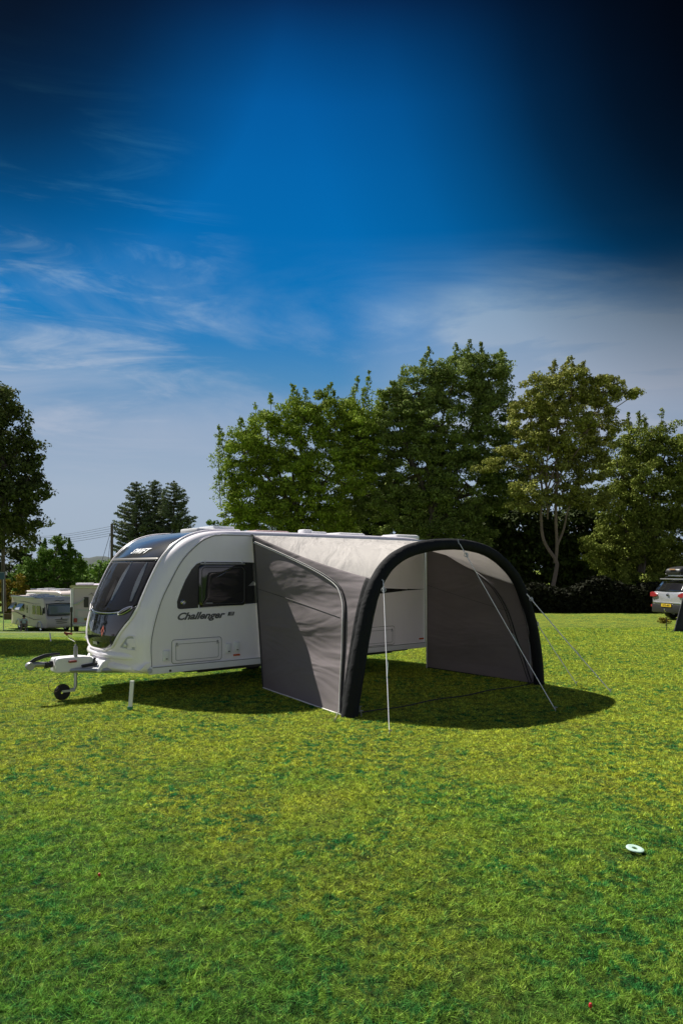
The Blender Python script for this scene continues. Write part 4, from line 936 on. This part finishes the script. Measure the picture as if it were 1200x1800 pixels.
# tall narrow-crowned tree just outside the frame whose shade lies across the lawn at the left
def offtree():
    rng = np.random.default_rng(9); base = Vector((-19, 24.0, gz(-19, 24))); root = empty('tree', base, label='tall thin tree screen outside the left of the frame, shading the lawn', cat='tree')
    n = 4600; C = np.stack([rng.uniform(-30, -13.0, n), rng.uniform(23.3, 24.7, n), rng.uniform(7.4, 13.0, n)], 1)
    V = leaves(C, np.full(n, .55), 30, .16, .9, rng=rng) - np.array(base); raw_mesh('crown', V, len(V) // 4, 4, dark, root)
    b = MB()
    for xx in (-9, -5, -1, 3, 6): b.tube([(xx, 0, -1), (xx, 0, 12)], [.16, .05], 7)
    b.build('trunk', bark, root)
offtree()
for i, (x, y, h) in enumerate([(-30, 30, 15), (-37, 40, 17), (-31, 46, 13), (-44, 33, 18), (-52, 46, 17), (-38, 22, 14)]):
    px = 600 + x / y * F; zz = gz(x, y); top = 1000 - (zz + h - 2) / y * F; k = F / y
    tree('broadleaf tree outside the left of the frame, %s along the field edge' % ('first', 'third', 'fourth', 'fifth', 'sixth', 'second')[i], px, y,
         [(px, top + 3.2 * k, 2.6 * k, 3.2 * k), (px - 1.6 * k, top + 6.5 * k, 2.8 * k, 3.5 * k), (px + 1.8 * k, top + 7 * k, 2.6 * k, 3.6 * k), (px, top + 10.5 * k, 3.4 * k, 3.2 * k)], fg, dens=.25, per=40, leaf=.24, cl=(.6, 1.2), group='trees outside the left of the frame')

# ------------------------------------------------------------------ power pole and wires
def power():
    d = 75; base = W(197, 1000, d); zg = gz(base.x, d); b0 = Vector((base.x, d, zg)); top = W(197, 921, d)
    root = empty('utility_pole', b0, label='tall wooden utility pole with stays left of the conifers', cat='utility pole')
    wood = mat('pole_wood', (.10, .075, .065), .85, var=.3, vscale=1)
    b = MB(); b.tube([(0, 0, -.2), (0, 0, (top.z - zg) * .5), (0, 0, top.z - zg)], [.17, .15, .13], 10); b.build('pole', wood, root)
    for k, py in enumerate((925, 931, 936, 941)):
        b = MB(); p = W(200, py, d) - b0; b.tube([(0, 0, p.z), (.30, 0, p.z - .02)], .03, 6); b.tube([(.30, 0, p.z - .05), (.30, 0, p.z + .07)], .05, 8); b.build('insulator', gdec, root)
    for q in ((177, 995), (189, 1000)):
        b = MB(); b.tube([W(194, 938 if q[0] < 180 else 950, d) - b0, W(q[0], q[1], d - 1) - b0, W(q[0] * 1.0 - 4, q[1] + 25, d - 1) - b0], .022, 5); b.build('stay_wire', gdec, root)
    wm = mat('wire_grey', (.07, .07, .08), .6)
    for k, (y0, y1) in enumerate(((925, 942), (929, 944), (933, 948), (937, 951), (941, 955))):
        p0 = W(196, y0, d); p1 = W(20, y1 + 2, 88); pts = []
        for t in np.linspace(0, 1, 14):
            p = p0.lerp(p1, t); p.z -= .35 * math.sin(math.pi * t); pts.append(p)
        b = MB(); b.tube([p - p0 for p in pts], .016, 5); o = b.build('overhead_wire', wm); o.location = p0
        tag(o, ['topmost', 'second from top', 'middle', 'second lowest', 'lowest'][k] + ' of the overhead wires running left from the wooden pole', 'wire', 'overhead wires at the utility pole')
    # thin far pole beyond the left tree
    p = W(36, 945, 88); z = gz(p.x, 88); o = empty('utility_pole', (p.x, 88, z), label='small far pole beside the left tree crown', cat='utility pole')
    b = MB(); b.tube([(0, 0, -.1), (0, 0, p.z - z)], [.14, .10], 8); b.build('pole', wood, o); b = MB(); b.box((0, 0, p.z - z - .5), (.5, .08, .08)); b.build('crossarm', wood, o)
power()

# ------------------------------------------------------------------ far vehicles
cream = mat('cream_paint', (.68, .59, .56), .3, var=.04, vscale=1, coat=.3, dirt=.08); greyw = mat('grey_white_paint', (.50, .42, .49), .35, var=.05, dirt=.08)
wind = mat('blind_glass', (.16, .19, .22), .15, coat=.5); brown = mat('brown_stripe', (.13, .045, .03), .4)
def wheel(b_root, x, y, r=.34, w=.22):
    b = MB(); b.lathe([(r * .6, -w / 2), (r * .92, -w / 2), (r, -w * .35), (r, w * .35), (r * .92, w / 2), (r * .6, w / 2)], (x, y, r), 'Y', 26); wo = b.build('wheel', rubber, b_root, smooth=True)
    b = MB(); b.lathe([(0, -w * .42), (r * .25, -w * .45), (r * .3, -w * .3), (r * .55, -w * .35), (r * .62, -w * .5)], (x, y, r), 'Y', 20); b.build('rim', chrome, wo, smooth=True)
def body_loft(prof, width, m, root, name='body', r=.12):
    """side profile (x,z) closed, extruded across y with rounded sides"""
    P = np.array(prof); c = P.mean(0); b = MB(); Ys = []
    for k in range(6): a = R(90 * k / 5); Ys.append((-width / 2 + r - r * math.cos(a) * 1, r - r * math.sin(a)))
    Ys += [(-y, i) for y, i in Ys[::-1]]
    n = len(P); V = []
    t = np.roll(P, -1, 0) - np.roll(P, 1, 0); t /= np.linalg.norm(t, axis=1)[:, None] + 1e-9; nr = np.stack([t[:, 1], -t[:, 0]], 1)
    if np.sum((P - c) * nr) < 0: nr = -nr
    for y, ins in Ys: V += [(p[0] - q[0] * ins, y, p[1] - q[1] * ins) for p, q in zip(P, nr)]
    Fc = [(j * n + i, j * n + (i + 1) % n, (j + 1) * n + (i + 1) % n, (j + 1) * n + i) for j in range(len(Ys) - 1) for i in range(n)]
    Fc += [tuple(range(n)), tuple((len(Ys) - 1) * n + i for i in range(n))[::-1]]
    b.add(V, Fc); return b.build(name, m, root, smooth=True)
def motorhome_a():
    d = 55.5; fr = W(88, 1109, d); x, y = fr.x, fr.y
    # front faces the camera and slightly right; local X is forward
    root = empty('motorhome', (x, y, gz(x, y)), R(-44), label='cream integrated motorhome facing us, with silver windscreen blind and brown side stripes', cat='motorhome')
    root.location = W(75, 1100, 58.2).xy.to_3d() + Vector((0, 0, gz(-24, 58)))
    L_ = 6.6
    prof = [(-3.3, .35), (-3.3, 2.5), (-3.2, 2.68), (2.1, 2.72), (2.7, 2.66), (2.95, 2.45), (3.05, 2.2), (3.25, 1.35), (3.42, 1.15), (3.46, .75), (3.42, .42), (3.2, .33)]
    body_loft([tuple(p) for p in catmull(prof, 3)], 2.3, cream, root, r=.10)
    b = MB(); b.grid(lambda u, v: (3.095 + .20 * (1 - v) + .045 - .10 * (2 * u - 1) ** 2 + .0, -1.0 + 2.0 * u, 1.36 + .80 * v), 9, 6)
    b.build('windscreen', wind, root, smooth=True, solid=.02)
    b = MB(); b.tube([(3.32, -1.02, 1.32), (3.40, 0, 1.31), (3.32, 1.02, 1.32), (3.12, 1.04, 2.2), (3.20, 0, 2.24), (3.12, -1.04, 2.2), (3.32, -1.02, 1.32)], .035, 6); b.build('windscreen_seal', bpl, root)
    for z in (.98, .86, .72):
        b = MB(); b.tube([(3.40, -.75, z + .02), (3.49, 0, z), (3.40, .75, z + .02)], .028, 6); b.build('grille', bpl, root)
    for yy in (-.85, .85):
        b = MB(); b.box((3.40, yy, .85), (.10, .22, .16), bev=.03); b.build('headlight', mat('lens', (.5, .5, .52), .1, coat=1), root, smooth=True)
        b = MB(); b.box((3.42, yy, .62), (.06, .14, .08), bev=.02); b.build('fog_lamp', bpl, root)
    b = MB(); b.tube([(3.44, .0, 1.05), (3.47, 0, 1.13)], .05, 8); b.build('front_badge', bpl, root)
    b = MB(); b.tube([(3.02, -.35, 2.42), (3.04, -.05, 2.47), (3.02, .1, 2.40), (3.02, .4, 2.47)], .02, 5); b.build('roof_emblem', gdec, root)
    ys = -1.15    # visible side
    for (x0, x1, z0, z1) in ((-3.0, -2.25, 1.55, 2.15), (-1.75, -.75, 1.5, 2.1)):
        b = MB(); b.prism(rrect(x0, z0, x1, z1, .08), ys - .012, ys + .01); w_ = b.build('side_window', tint, root)
        b = MB(); b.add([(x0, ys - .02, z1), (x1, ys - .02, z1), (x1, ys - .38, z0 + .12), (x0, ys - .38, z0 + .12)], [(0, 1, 2, 3)]); b.build('open_pane', mat('pane_reflect', (.30, .30, .33), .6, coat=1), w_, solid=.02)
    b = MB(); b.prism(rrect(-.35, .5, .25, 2.25, .08), ys - .012, ys + .01); dr = b.build('door', cream, root)
    b = MB(); b.prism(rrect(-.25, 1.4, -.02, 2.0, .05), ys - .02, ys - .005); b.build('door_pane', tint, dr)
    for (x0, x1) in ((.85, 1.45),):
        b = MB(); b.prism([(x0, 1.35), (x0, 2.05), (x1 - .05, 2.05), (x1, 1.35)], ys - .014, ys + .01); b.build('cab_window', tint, root)
    b = MB(); b.prism([(1.6, 1.35), (1.6, 2.05), (2.3, 2.05), (2.75, 1.35)], ys - .014, ys + .01); b.build('cab_window', tint, root)
    b = MB(); b.tube([(-3.28, ys - .01, 1.42), (-2.2, ys - .012, 1.38), (-.5, ys - .012, 1.12), (1.2, ys - .012, .92), (2.6, ys - .012, 1.05)], [.05, .06, .05, .05, .02], 6, flat=.3); b.build('stripe', brown, root)
    b = MB(); b.tube([(-2.2, ys - .01, 2.3), (-.5, ys - .012, 2.28), (1.2, ys - .012, 2.15), (2.3, ys - .012, 2.2)], [.02, .05, .04, .02], 6, flat=.3); b.build('stripe', brown, root)
    b = MB(); b.box((-.9, ys - .06, 2.66), (4.4, .16, .16), bev=.05); b.build('awning_cassette', wpl, root, smooth=True)
    for xx in (2.15, -1.9):
        for s_ in (-1, 1): wheel(root, xx, s_ * .98)
        b = MB(); pts = [(xx + .46 * math.cos(t), ys - .01, .36 + .46 * math.sin(t)) for t in np.linspace(0, math.pi, 14)]; b.tube(pts, .06, 6); b.build('wheel_arch', wpl, root, smooth=True)
    for (xx, w_, h_) in ((-2.4, .6, .16), (-.9, .7, .14), (.2, .5, .2), (1.2, .5, .12)):
        b = MB(); b.box((xx, .1, 2.70 + h_ / 2), (w_, .6, h_), bev=.04); b.build('roof_vent', wpl, root, smooth=True)
    for s_ in (-1, 1):
        b = MB(); b.tube([(3.05, s_ * 1.14, 1.95), (3.25, s_ * 1.30, 1.9)], .03, 6); b.box((3.27, s_ * 1.32, 1.70), (.08, .18, .42), bev=.03); b.build('mirror', bpl, root)
motorhome_a()
def motorhome_b():
    root = empty('motorhome', (0, 0, 0), R(-40), label='white motorhome mostly hidden behind the cream one, only roof and nose showing', cat='motorhome')
    root.location = W(100, 1100, 65).xy.to_3d() + Vector((0, 0, gz(-25, 65)))
    prof = [(-3.3, .35), (-3.3, 2.7), (-3.15, 2.9), (1.2, 2.95), (2.4, 2.9), (2.9, 2.65), (2.75, 2.2), (2.4, 1.95), (2.9, 1.35), (3.4, 1.15), (3.5, .6), (3.4, .35)]
    body_loft([tuple(p) for p in catmull(prof, 3)], 2.3, cream, root, r=.12)
    b = MB(); b.grid(lambda u, v: (2.93 - .48 * v + .03, -.8 + 1.6 * u, 1.38 + .5 * v), 5, 4); b.build('windscreen', tint, root, solid=.02)
    for xx, h_ in ((-2.5, .16), (-1.2, .22), (0, .14), (1.0, .2)):
        b = MB(); b.box((xx, 0, 2.93 + h_ / 2), (.7, .8, h_), bev=.04); b.build('roof_vent', gpl, root, smooth=True)
    for s_ in (-.9, .9): b = MB(); b.tube([(-3, s_, 3.05), (.8, s_, 3.08), (2.2, s_, 3.0)], .025, 6); b.build('roof_rail', chrome, root)
    for xx in (2.3, -1.9):
        for s_ in (-1, 1): wheel(root, xx, s_ * .98)
    b = MB(); b.prism(rrect(-2.4, 1.6, -1.2, 2.2, .08), -1.165, -1.14); b.build('side_window', tint, root)
motorhome_b()
def motorhome_c():
    # seen from behind, local -X faces the camera
    x0 = W(125, 1110, 39); z = gz(x0.x + 1, 39)
    root = empty('motorhome', (x0.x + 1.15, 39.0, z), R(90 + 14), label='grey white motorhome seen from behind between the cream one and the caravan nose', cat='motorhome')
    prof = [(0, .42), (0, 2.45), (.12, 2.56), (5.8, 2.6), (6.3, 2.2), (6.6, 1.2), (6.7, .5), (6.5, .4)]
    body_loft([tuple(p) for p in catmull(prof, 2)], 2.25, greyw, root, r=.14)
    for s_ in (-1, 1):
        b = MB(); b.tube([(-.02, s_ * 1.02, .5), (-.03, s_ * 1.02, 2.35), (.1, s_ * 1.0, 2.5)], .085, 10); b.build('corner_moulding', wpl, root, smooth=True)
        b = MB(); b.box((-.10, s_ * .84, .74), (.06, .17, .22), bev=.02); b.build('tail_light', redpl, root)
        for xx in (1.3, 5.0): wheel(root, xx, s_ * .95)
    b = MB(); b.box((-.06, 0, 2.52), (.16, 1.9, .07), bev=.02); b.build('rear_rail', wpl, root, smooth=True)
    b = MB(); b.prism(rrect(-.85, .62, .85, 1.32, .06), -.035, .0, 'YZ'); b.build('lower_panel', gpl, root)
    b = MB(); b.prism(rrect(-.72, .90, -.72 + 1.44, 1.24, .05), -.045, -.03, 'YZ'); b.build('panel_band', greyw, root)
    b = MB(); b.prism(rrect(.18, 1.42, .42, 1.98, .04), -.05, .0, 'YZ'); b.build('rear_window', bpl, root)
    b = MB(); b.tube([(-.10, .95, 1.58), (-.16, .75, 1.62), (-.16, .5, 1.78), (-.08, .4, 1.9)], [.04, .045, .035, .03], 6); b.build('lamp_bracket', gpl, root)
    b = MB(); b.tube([(-.03, .18, 2.10), (-.04, .0, 2.18), (-.03, -.06, 2.05), (-.04, -.25, 2.12), (-.03, -.32, 2.0)], [.01, .035, .02, .03, .01], 6, flat=.4); b.build('rear_emblem', gdec, root)
    b = MB(); b.box((-.055, .27, .78), (.02, .26, .13)); b.build('number_plate', mat('plate_yellow_dim', (.32, .22, .03), .5), root)
    b = MB(); b.box((-.06, 0, .48), (.14, 2.1, .14), bev=.04); b.build('rear_bumper', gpl, root, smooth=True)
    b = MB(); b.tube([(-.16, 1.04, .1), (-.16, 1.04, 1.3)], .05, 8); b.tube([(-.16, 1.04, 1.2), (-.16, 1.04, 1.45)], .07, 8); b.build('ladder_stay', bpl, root)
    b = MB(); b.lathe([(0, .16), (.18, .13), (.26, .03), (.24, 0), (0, 0)], (1.0, -.75, 2.75), 'Z', 20); b.lathe([(.04, 0), (.04, -.2)], (1.0, -.75, 2.75), 'Z', 8); b.build('satellite_dome', wpl, root, smooth=True)
    b = MB(); b.box((.9, .45, 2.66), (.7, .9, .12), bev=.04); b.build('roof_vent', wpl, root, smooth=True)
motorhome_c()

def suv():
    d = 28.2; c = W(1172.5, 1050, d); zg = gz(c.x, d)
    phi = R(72); root = empty('parked_car', (c.x, d, zg), math.pi / 2 - phi, label='silver estate car with dark roof box, seen from behind at the right edge', cat='car')
    sil = mat('silver_paint', (.50, .50, .53), .28, metal=.55, var=.05, coat=.6)
    # cross-sections along local X (forward), rear at 0
    secs = [(0.00, [(.0, .46), (.62, .46), (.84, .55), (.90, .72), (.91, .90), (.88, 1.02), (.80, 1.06), (.0, 1.08)]),
            (.12, [(.0, .32), (.68, .32), (.89, .46), (.925, .70), (.925, .90), (.90, 1.04), (.80, 1.18), (.0, 1.22)]),
            (.35, [(.0, .28), (.72, .28), (.92, .42), (.93, .70), (.93, .92), (.90, 1.08), (.72, 1.50), (.0, 1.56)]),
            (.62, [(.0, .26), (.74, .26), (.92, .40), (.93, .70), (.93, .94), (.90, 1.08), (.70, 1.58), (.0, 1.63)]),
            (1.6, [(.0, .24), (.75, .24), (.92, .38), (.93, .70), (.93, .94), (.90, 1.05), (.70, 1.61), (.0, 1.66)]),
            (2.6, [(.0, .24), (.75, .24), (.92, .38), (.93, .70), (.93, .92), (.90, 1.02), (.68, 1.55), (.0, 1.60)]),
            (3.3, [(.0, .24), (.75, .24), (.92, .38), (.93, .70), (.92, .90), (.88, .98), (.76, 1.08), (.0, 1.12)]),
            (4.2, [(.0, .26), (.70, .26), (.86, .40), (.88, .62), (.86, .78), (.80, .86), (.66, .92), (.0, .95)]),
            (4.42, [(.0, .34), (.50, .34), (.70, .42), (.74, .58), (.72, .68), (.66, .74), (.5, .78), (.0, .80)])]
    full = []
    for x, s_ in secs: full.append([(x, y, z) for y, z in s_] + [(x, -y, z) for y, z in s_[-2:0:-1]])
    n = len(full[0]); b = MB(); V = [p for s_ in full for p in s_]
    Fc = [(i * n + k, i * n + (k + 1) % n, (i + 1) * n + (k + 1) % n, (i + 1) * n + k) for i in range(len(full) - 1) for k in range(n)] + [tuple(range(n))[::-1], tuple((len(full) - 1) * n + k for k in range(n))]
    b.add(V, Fc); body = b.build('body', sil, root, smooth=True); mm = body.modifiers.new('sub', 'SUBSURF'); mm.levels = 2; mm.render_levels = 2
    b = MB(); b.grid(lambda u, v: (.055 + .30 * v - .03 + .05 * (2 * u - 1) ** 2, (2 * u - 1) * (.80 - .12 * v), 1.10 + .40 * v + .02 * (1 - (2 * u - 1) ** 2)), 9, 6); b.build('rear_window', tint, root, smooth=True, solid=.02)
    b = MB(); b.box((.36, 0, 1.60), (.30, 1.30, .035), bev=.012); b.build('spoiler', sil, root, smooth=True)
    for s_ in (-1, 1):
        b = MB(); b.prism([(s_ * .92, .90), (s_ * .92, 1.06), (s_ * .80, 1.09), (s_ * .56, 1.00), (s_ * .54, .93), (s_ * .70, .89)], -.035, .05, 'YZ'); b.build('tail_light', redpl, root, bev=.01)
        b = MB(); b.prism([(s_ * .86, .50), (s_ * .86, .58), (s_ * .60, .56), (s_ * .64, .47)], -.05, -.0, 'YZ'); b.build('bumper_reflector', redpl, root)
        b = MB(); b.tube([(.5, s_ * .72, 1.64), (.7, s_ * .72, 1.70), (2.4, s_ * .70, 1.70), (2.6, s_ * .70, 1.62)], .022, 7); b.build('roof_rail', bpl, root)
        for xx in (.95, 3.55): wheel(root, xx, s_ * .80, .35, .24)
        b = MB(); b.prism([(.6, 1.10), (.75, 1.45), (2.3, 1.50), (2.95, 1.08)], s_ * .905 if s_ > 0 else -.905, s_ * .86, 'XZ'); b.build('side_glass', tint, root)
    b = MB(); b.box((-.005, 0, .66), (.05, 1.60, .035), bev=.01); b.build('chrome_strip', chrome, root)
    b = MB(); b.box((-.0, 0, .45), (.12, 1.62, .34), bev=.05); b.build('lower_bumper', bpl, root, smooth=True)
    b = MB(); b.box((-.075, 0, .575), (.012, .52, .112)); pl = b.build('number_plate', mat('plate_yellow', (.62, .42, .02), .45), root)
    me = text_mesh('KV12 BDE', .085, 0, .002, .001)
    for v in me.vertices: v.co = (-.083 - v.co.z, -v.co.x, .573 + v.co.y)
    link('plate_lettering', me, bpl, pl)
    b = MB(); b.lathe([(0, -.02), (.055, -.018), (.06, .0)], (-.0, 0, .98), 'X', 20); b.build('tailgate_badge', chrome, root)
    me = text_mesh('KIA', .07, 0, .003, .004)
    for v in me.vertices: v.co = (-.028 - v.co.z, -v.co.x, .965 + v.co.y)
    link('lettering', me, bpl, root)
    b = MB(); b.tube([(.1, 0, .34), (-.12, 0, .34), (-.16, 0, .40)], .02, 7); b.lathe([(0, .03), (.025, .015), (.03, 0), (.0, -.03)], (-.16, 0, .43), 'Z', 12); b.build('tow_ball', chrome, root)
    # roof box, a separate thing carried on the rails
    rb = empty('roof_box', root.location + Vector((0, 0, 1.76)), math.pi / 2 - phi, label='black streamlined roof box carried on top of the silver car', cat='roof box')
    prof = [(.25, .0), (.22, .14), (.32, .26), (.8, .34), (1.6, .34), (2.3, .22), (2.45, .08), (2.4, .0)]
    body_loft([tuple(p) for p in catmull(prof, 3)], .85, bpl, rb, 'shell', r=.12)
    b = MB(); b.box((.205, -.02, .22), (.03, .30, .05)); b.build('label_strip', mat('tan_label', (.35, .20, .10), .5), rb)
    for xx in (.7, 1.9): b = MB(); b.box((xx, 0, -.03), (.06, 1.45, .05), bev=.01); b.build('roof_bar', chrome, rb)
suv()
# corner of a neighbouring grey awning
def tent_corner():
    p = gpix(1184, 1110); z = 0; root = empty('tent', (p[0], p[1], 0), 0, label='corner of a dark grey blue tent, standing in front of the silver car', cat='tent')
    m = fabric('slate_canvas', (.032, .034, .045), .05, .4)
    b = MB(); b.grid(lambda u, v: (.58 * v + 3.0 * u, .5 * u + .25 * v, 1.75 * v), 14, 14); b.build('front_wall', m, root, smooth=True, solid=.006)
    b = MB(); b.grid(lambda u, v: (.58 * v + 1.3 * u - .02, 2.0 * u + .25 * v, 1.75 * v), 10, 14); b.build('side_wall', m, root, smooth=True, solid=.006)
    b = MB(); b.grid(lambda u, v: (.58 + 3.0 * u + 1.3 * v, .25 + .5 * u + 2.0 * v, 1.75 + .35 * math.sin(math.pi * v)), 8, 10); b.build('roof', m, root, smooth=True, solid=.006)
    b = MB(); b.tube([(.58 * v - .01, .25 * v - .02, 1.75 * v) for v in np.linspace(0, 1, 8)], .02, 7); b.build('edge_pole', mat('pole_dark', (.03, .03, .035), .5), root)
    b = MB(); b.tube([(.02, -.01, .02), (-.25, -.15, .0)], .012, 5); b.build('corner_strap', zip_m, root)
tent_corner()
p = gpix(1171, 1108); o = empty('tent_stake', (p[0], p[1], 0), label='thin dark stake upright in the grass before the silver car', cat='stake')
b = MB(); b.tube([(0, 0, -.05), (-.01, 0, .42)], [.014, .012], 7); b.build('rod', bpl, o); b = MB(); b.tube([(-.05, 0, .40), (.04, 0, .41)], .012, 6); b.tube([(-.05, 0, .17), (.01, 0, .18)], .014, 6); b.build('hook', bpl, o)
# dry tuft beneath the car
rg = np.random.default_rng(2); p = gpix(1166, 1096); base = np.array([p[0], p[1], 0])
C = np.stack([rg.normal(0, .08, 60), rg.normal(0, .06, 60), rg.uniform(.03, .17, 60)], 1); V = leaves(C, np.full(60, .07), 6, .04, 1, rng=rg)
o = raw_mesh('dry_plant', V, len(V) // 4, 4, ochre); o.location = base; tag(o, 'dry golden brown plant tuft just behind the silver car', 'plant')

# ------------------------------------------------------------------ far-left details
def planter():
    c = W(21, 1086, 70); z = gz(c.x, 70); root = empty('wooden_planter', (c.x, 70, z), R(8), label='low brown slatted wooden trough beside the ochre bush', cat='planter')
    wd = mat('weathered_wood', (.12, .085, .05), .85, var=.3)
    b = MB()
    for i in range(9): b.box((-.56 + i * .14, -.3, .3), (.12, .03, .55)); b.box((-.56 + i * .14, .3, .3), (.12, .03, .55))
    b.build('slats', wd, root)
    for xx in (-.62, .62): b = MB(); b.box((xx, 0, .3), (.05, .6, .58)); b.build('end_panel', wd, root)
    b = MB(); b.box((0, 0, .50), (1.18, .55, .04)); b.build('soil', mat('soil', (.04, .03, .02), .95), root)
planter()
def sign():
    c = W(2, 1012, 57); z = gz(c.x, 57); root = empty('sign_board', (c.x, 57, z), 0, label='small blue sign board cut by the left edge under the large tree', cat='sign')
    b = MB(); b.box((0, 0, c.z - z), (.62, .04, .58), bev=.02); bd = b.build('board', mat('sign_blue', (.05, .12, .20), .4), root)
    b = MB(); b.box((.285, -.025, c.z - z), (.02, .01, .5)); b.box((0, -.025, c.z - z + .25), (.58, .01, .05)); b.build('border', mat('sign_edge', (.3, .38, .42), .5), bd)
    for xx in (-.2, .2): b = MB(); b.tube([(xx, .04, -.1), (xx, .04, c.z - z + .25)], .035, 8); b.build('post', galv, root)
sign()
def skin_body(name, pts, edges, rad, m, parent):
    me = bpy.data.meshes.new(name); me.from_pydata(pts, edges, []); o = link(name, me, m, parent, True)
    sk = o.modifiers.new('skin', 'SKIN'); sk.use_smooth_shade = True
    for v, r in zip(me.skin_vertices[0].data, rad): v.radius = (r, r * .9)
    me.skin_vertices[0].data[0].use_root = True
    o.modifiers.new('sub', 'SUBSURF').levels = 1; return o
def person():
    c = W(42.5, 1103, 53.5); z = gz(c.x, 53.5); base = Vector((c.x, 53.5, z))
    ch = empty('camping_chair', base, R(20), label='low folding chair with seated person in front of the cream motorhome', cat='chair')
    b = MB(); b.grid(lambda u, v: (-.24 + .48 * u, .18 - .42 * v, .36 - .03 * math.sin(math.pi * u)), 6, 5); b.build('seat', gdec, ch, solid=.02)
    b = MB(); b.grid(lambda u, v: (-.24 + .48 * u, .20 + .14 * v, .38 + .45 * v), 6, 5); b.build('backrest', gdec, ch, solid=.02)
    for sx in (-.25, .25):
        for a_, b_ in (((sx, -.22, 0), (sx, .22, .42)), ((sx, .25, 0), (sx, -.2, .36))): bb = MB(); bb.tube([a_, b_], .014, 6); bb.build('leg', steel, ch)
    P = empty('person', base + Vector((0, 0, .0)), R(20), label='small seated person in pale mint top and tan trousers before the motorhome', cat='person')
    sk = mat('skin', (.45, .28, .20), .6)
    pts = [(0, .10, .45), (0, .13, .62), (0, .13, .80), (0, .12, .92), (0, .10, 1.0), (0, .09, 1.10),
           (-.10, .06, .44), (-.13, -.32, .46), (-.14, -.36, .06), (-.14, -.48, .03), (.10, .06, .44), (.13, -.32, .46), (.14, -.36, .06), (.14, -.48, .03),
           (-.18, .12, .86), (-.24, .02, .64), (-.16, -.18, .56), (-.13, -.26, .55), (.18, .12, .86), (.24, .02, .64), (.16, -.18, .56), (.13, -.26, .55)]
    ed = [(0, 1), (1, 2), (2, 3), (3, 4), (4, 5), (0, 6), (6, 7), (7, 8), (8, 9), (0, 10), (10, 11), (11, 12), (12, 13), (3, 14), (14, 15), (15, 16), (16, 17), (3, 18), (18, 19), (19, 20), (20, 21)]
    rd = [.15, .14, .15, .10, .055, .09, .09, .07, .045, .035, .09, .07, .045, .035, .06, .045, .035, .03, .06, .045, .035, .03]
    skin_body('body', pts, ed, rd, sk, P)
    skin_body('shirt', [(0, .10, .50), (0, .13, .64), (0, .13, .82), (0, .12, .90), (-.19, .12, .86), (-.22, .06, .74), (.19, .12, .86), (.22, .06, .74)], [(0, 1), (1, 2), (2, 3), (3, 4), (4, 5), (3, 6), (6, 7)], [.17, .165, .17, .12, .075, .06, .075, .06], mat('mint_shirt', (.55, .68, .60), .8), P)
    skin_body('trousers', [(0, .10, .44), (-.10, .06, .44), (-.13, -.32, .46), (-.14, -.35, .14), (.10, .06, .44), (.13, -.32, .46), (.14, -.35, .14)], [(0, 1), (1, 2), (2, 3), (0, 4), (4, 5), (5, 6)], [.165, .105, .085, .06, .105, .085, .06], mat('tan_trousers', (.25, .19, .12), .8), P)
    b = MB(); b.lathe([(0, .13), (.07, .11), (.105, .05), (.11, -.01), (.095, -.05), (.06, -.06)], (0, .115, 1.10), 'Z', 16); b.build('hair', mat('dark_hair', (.02, .014, .01), .7), P, smooth=True)
person()
sc.render.engine = 'CYCLES'
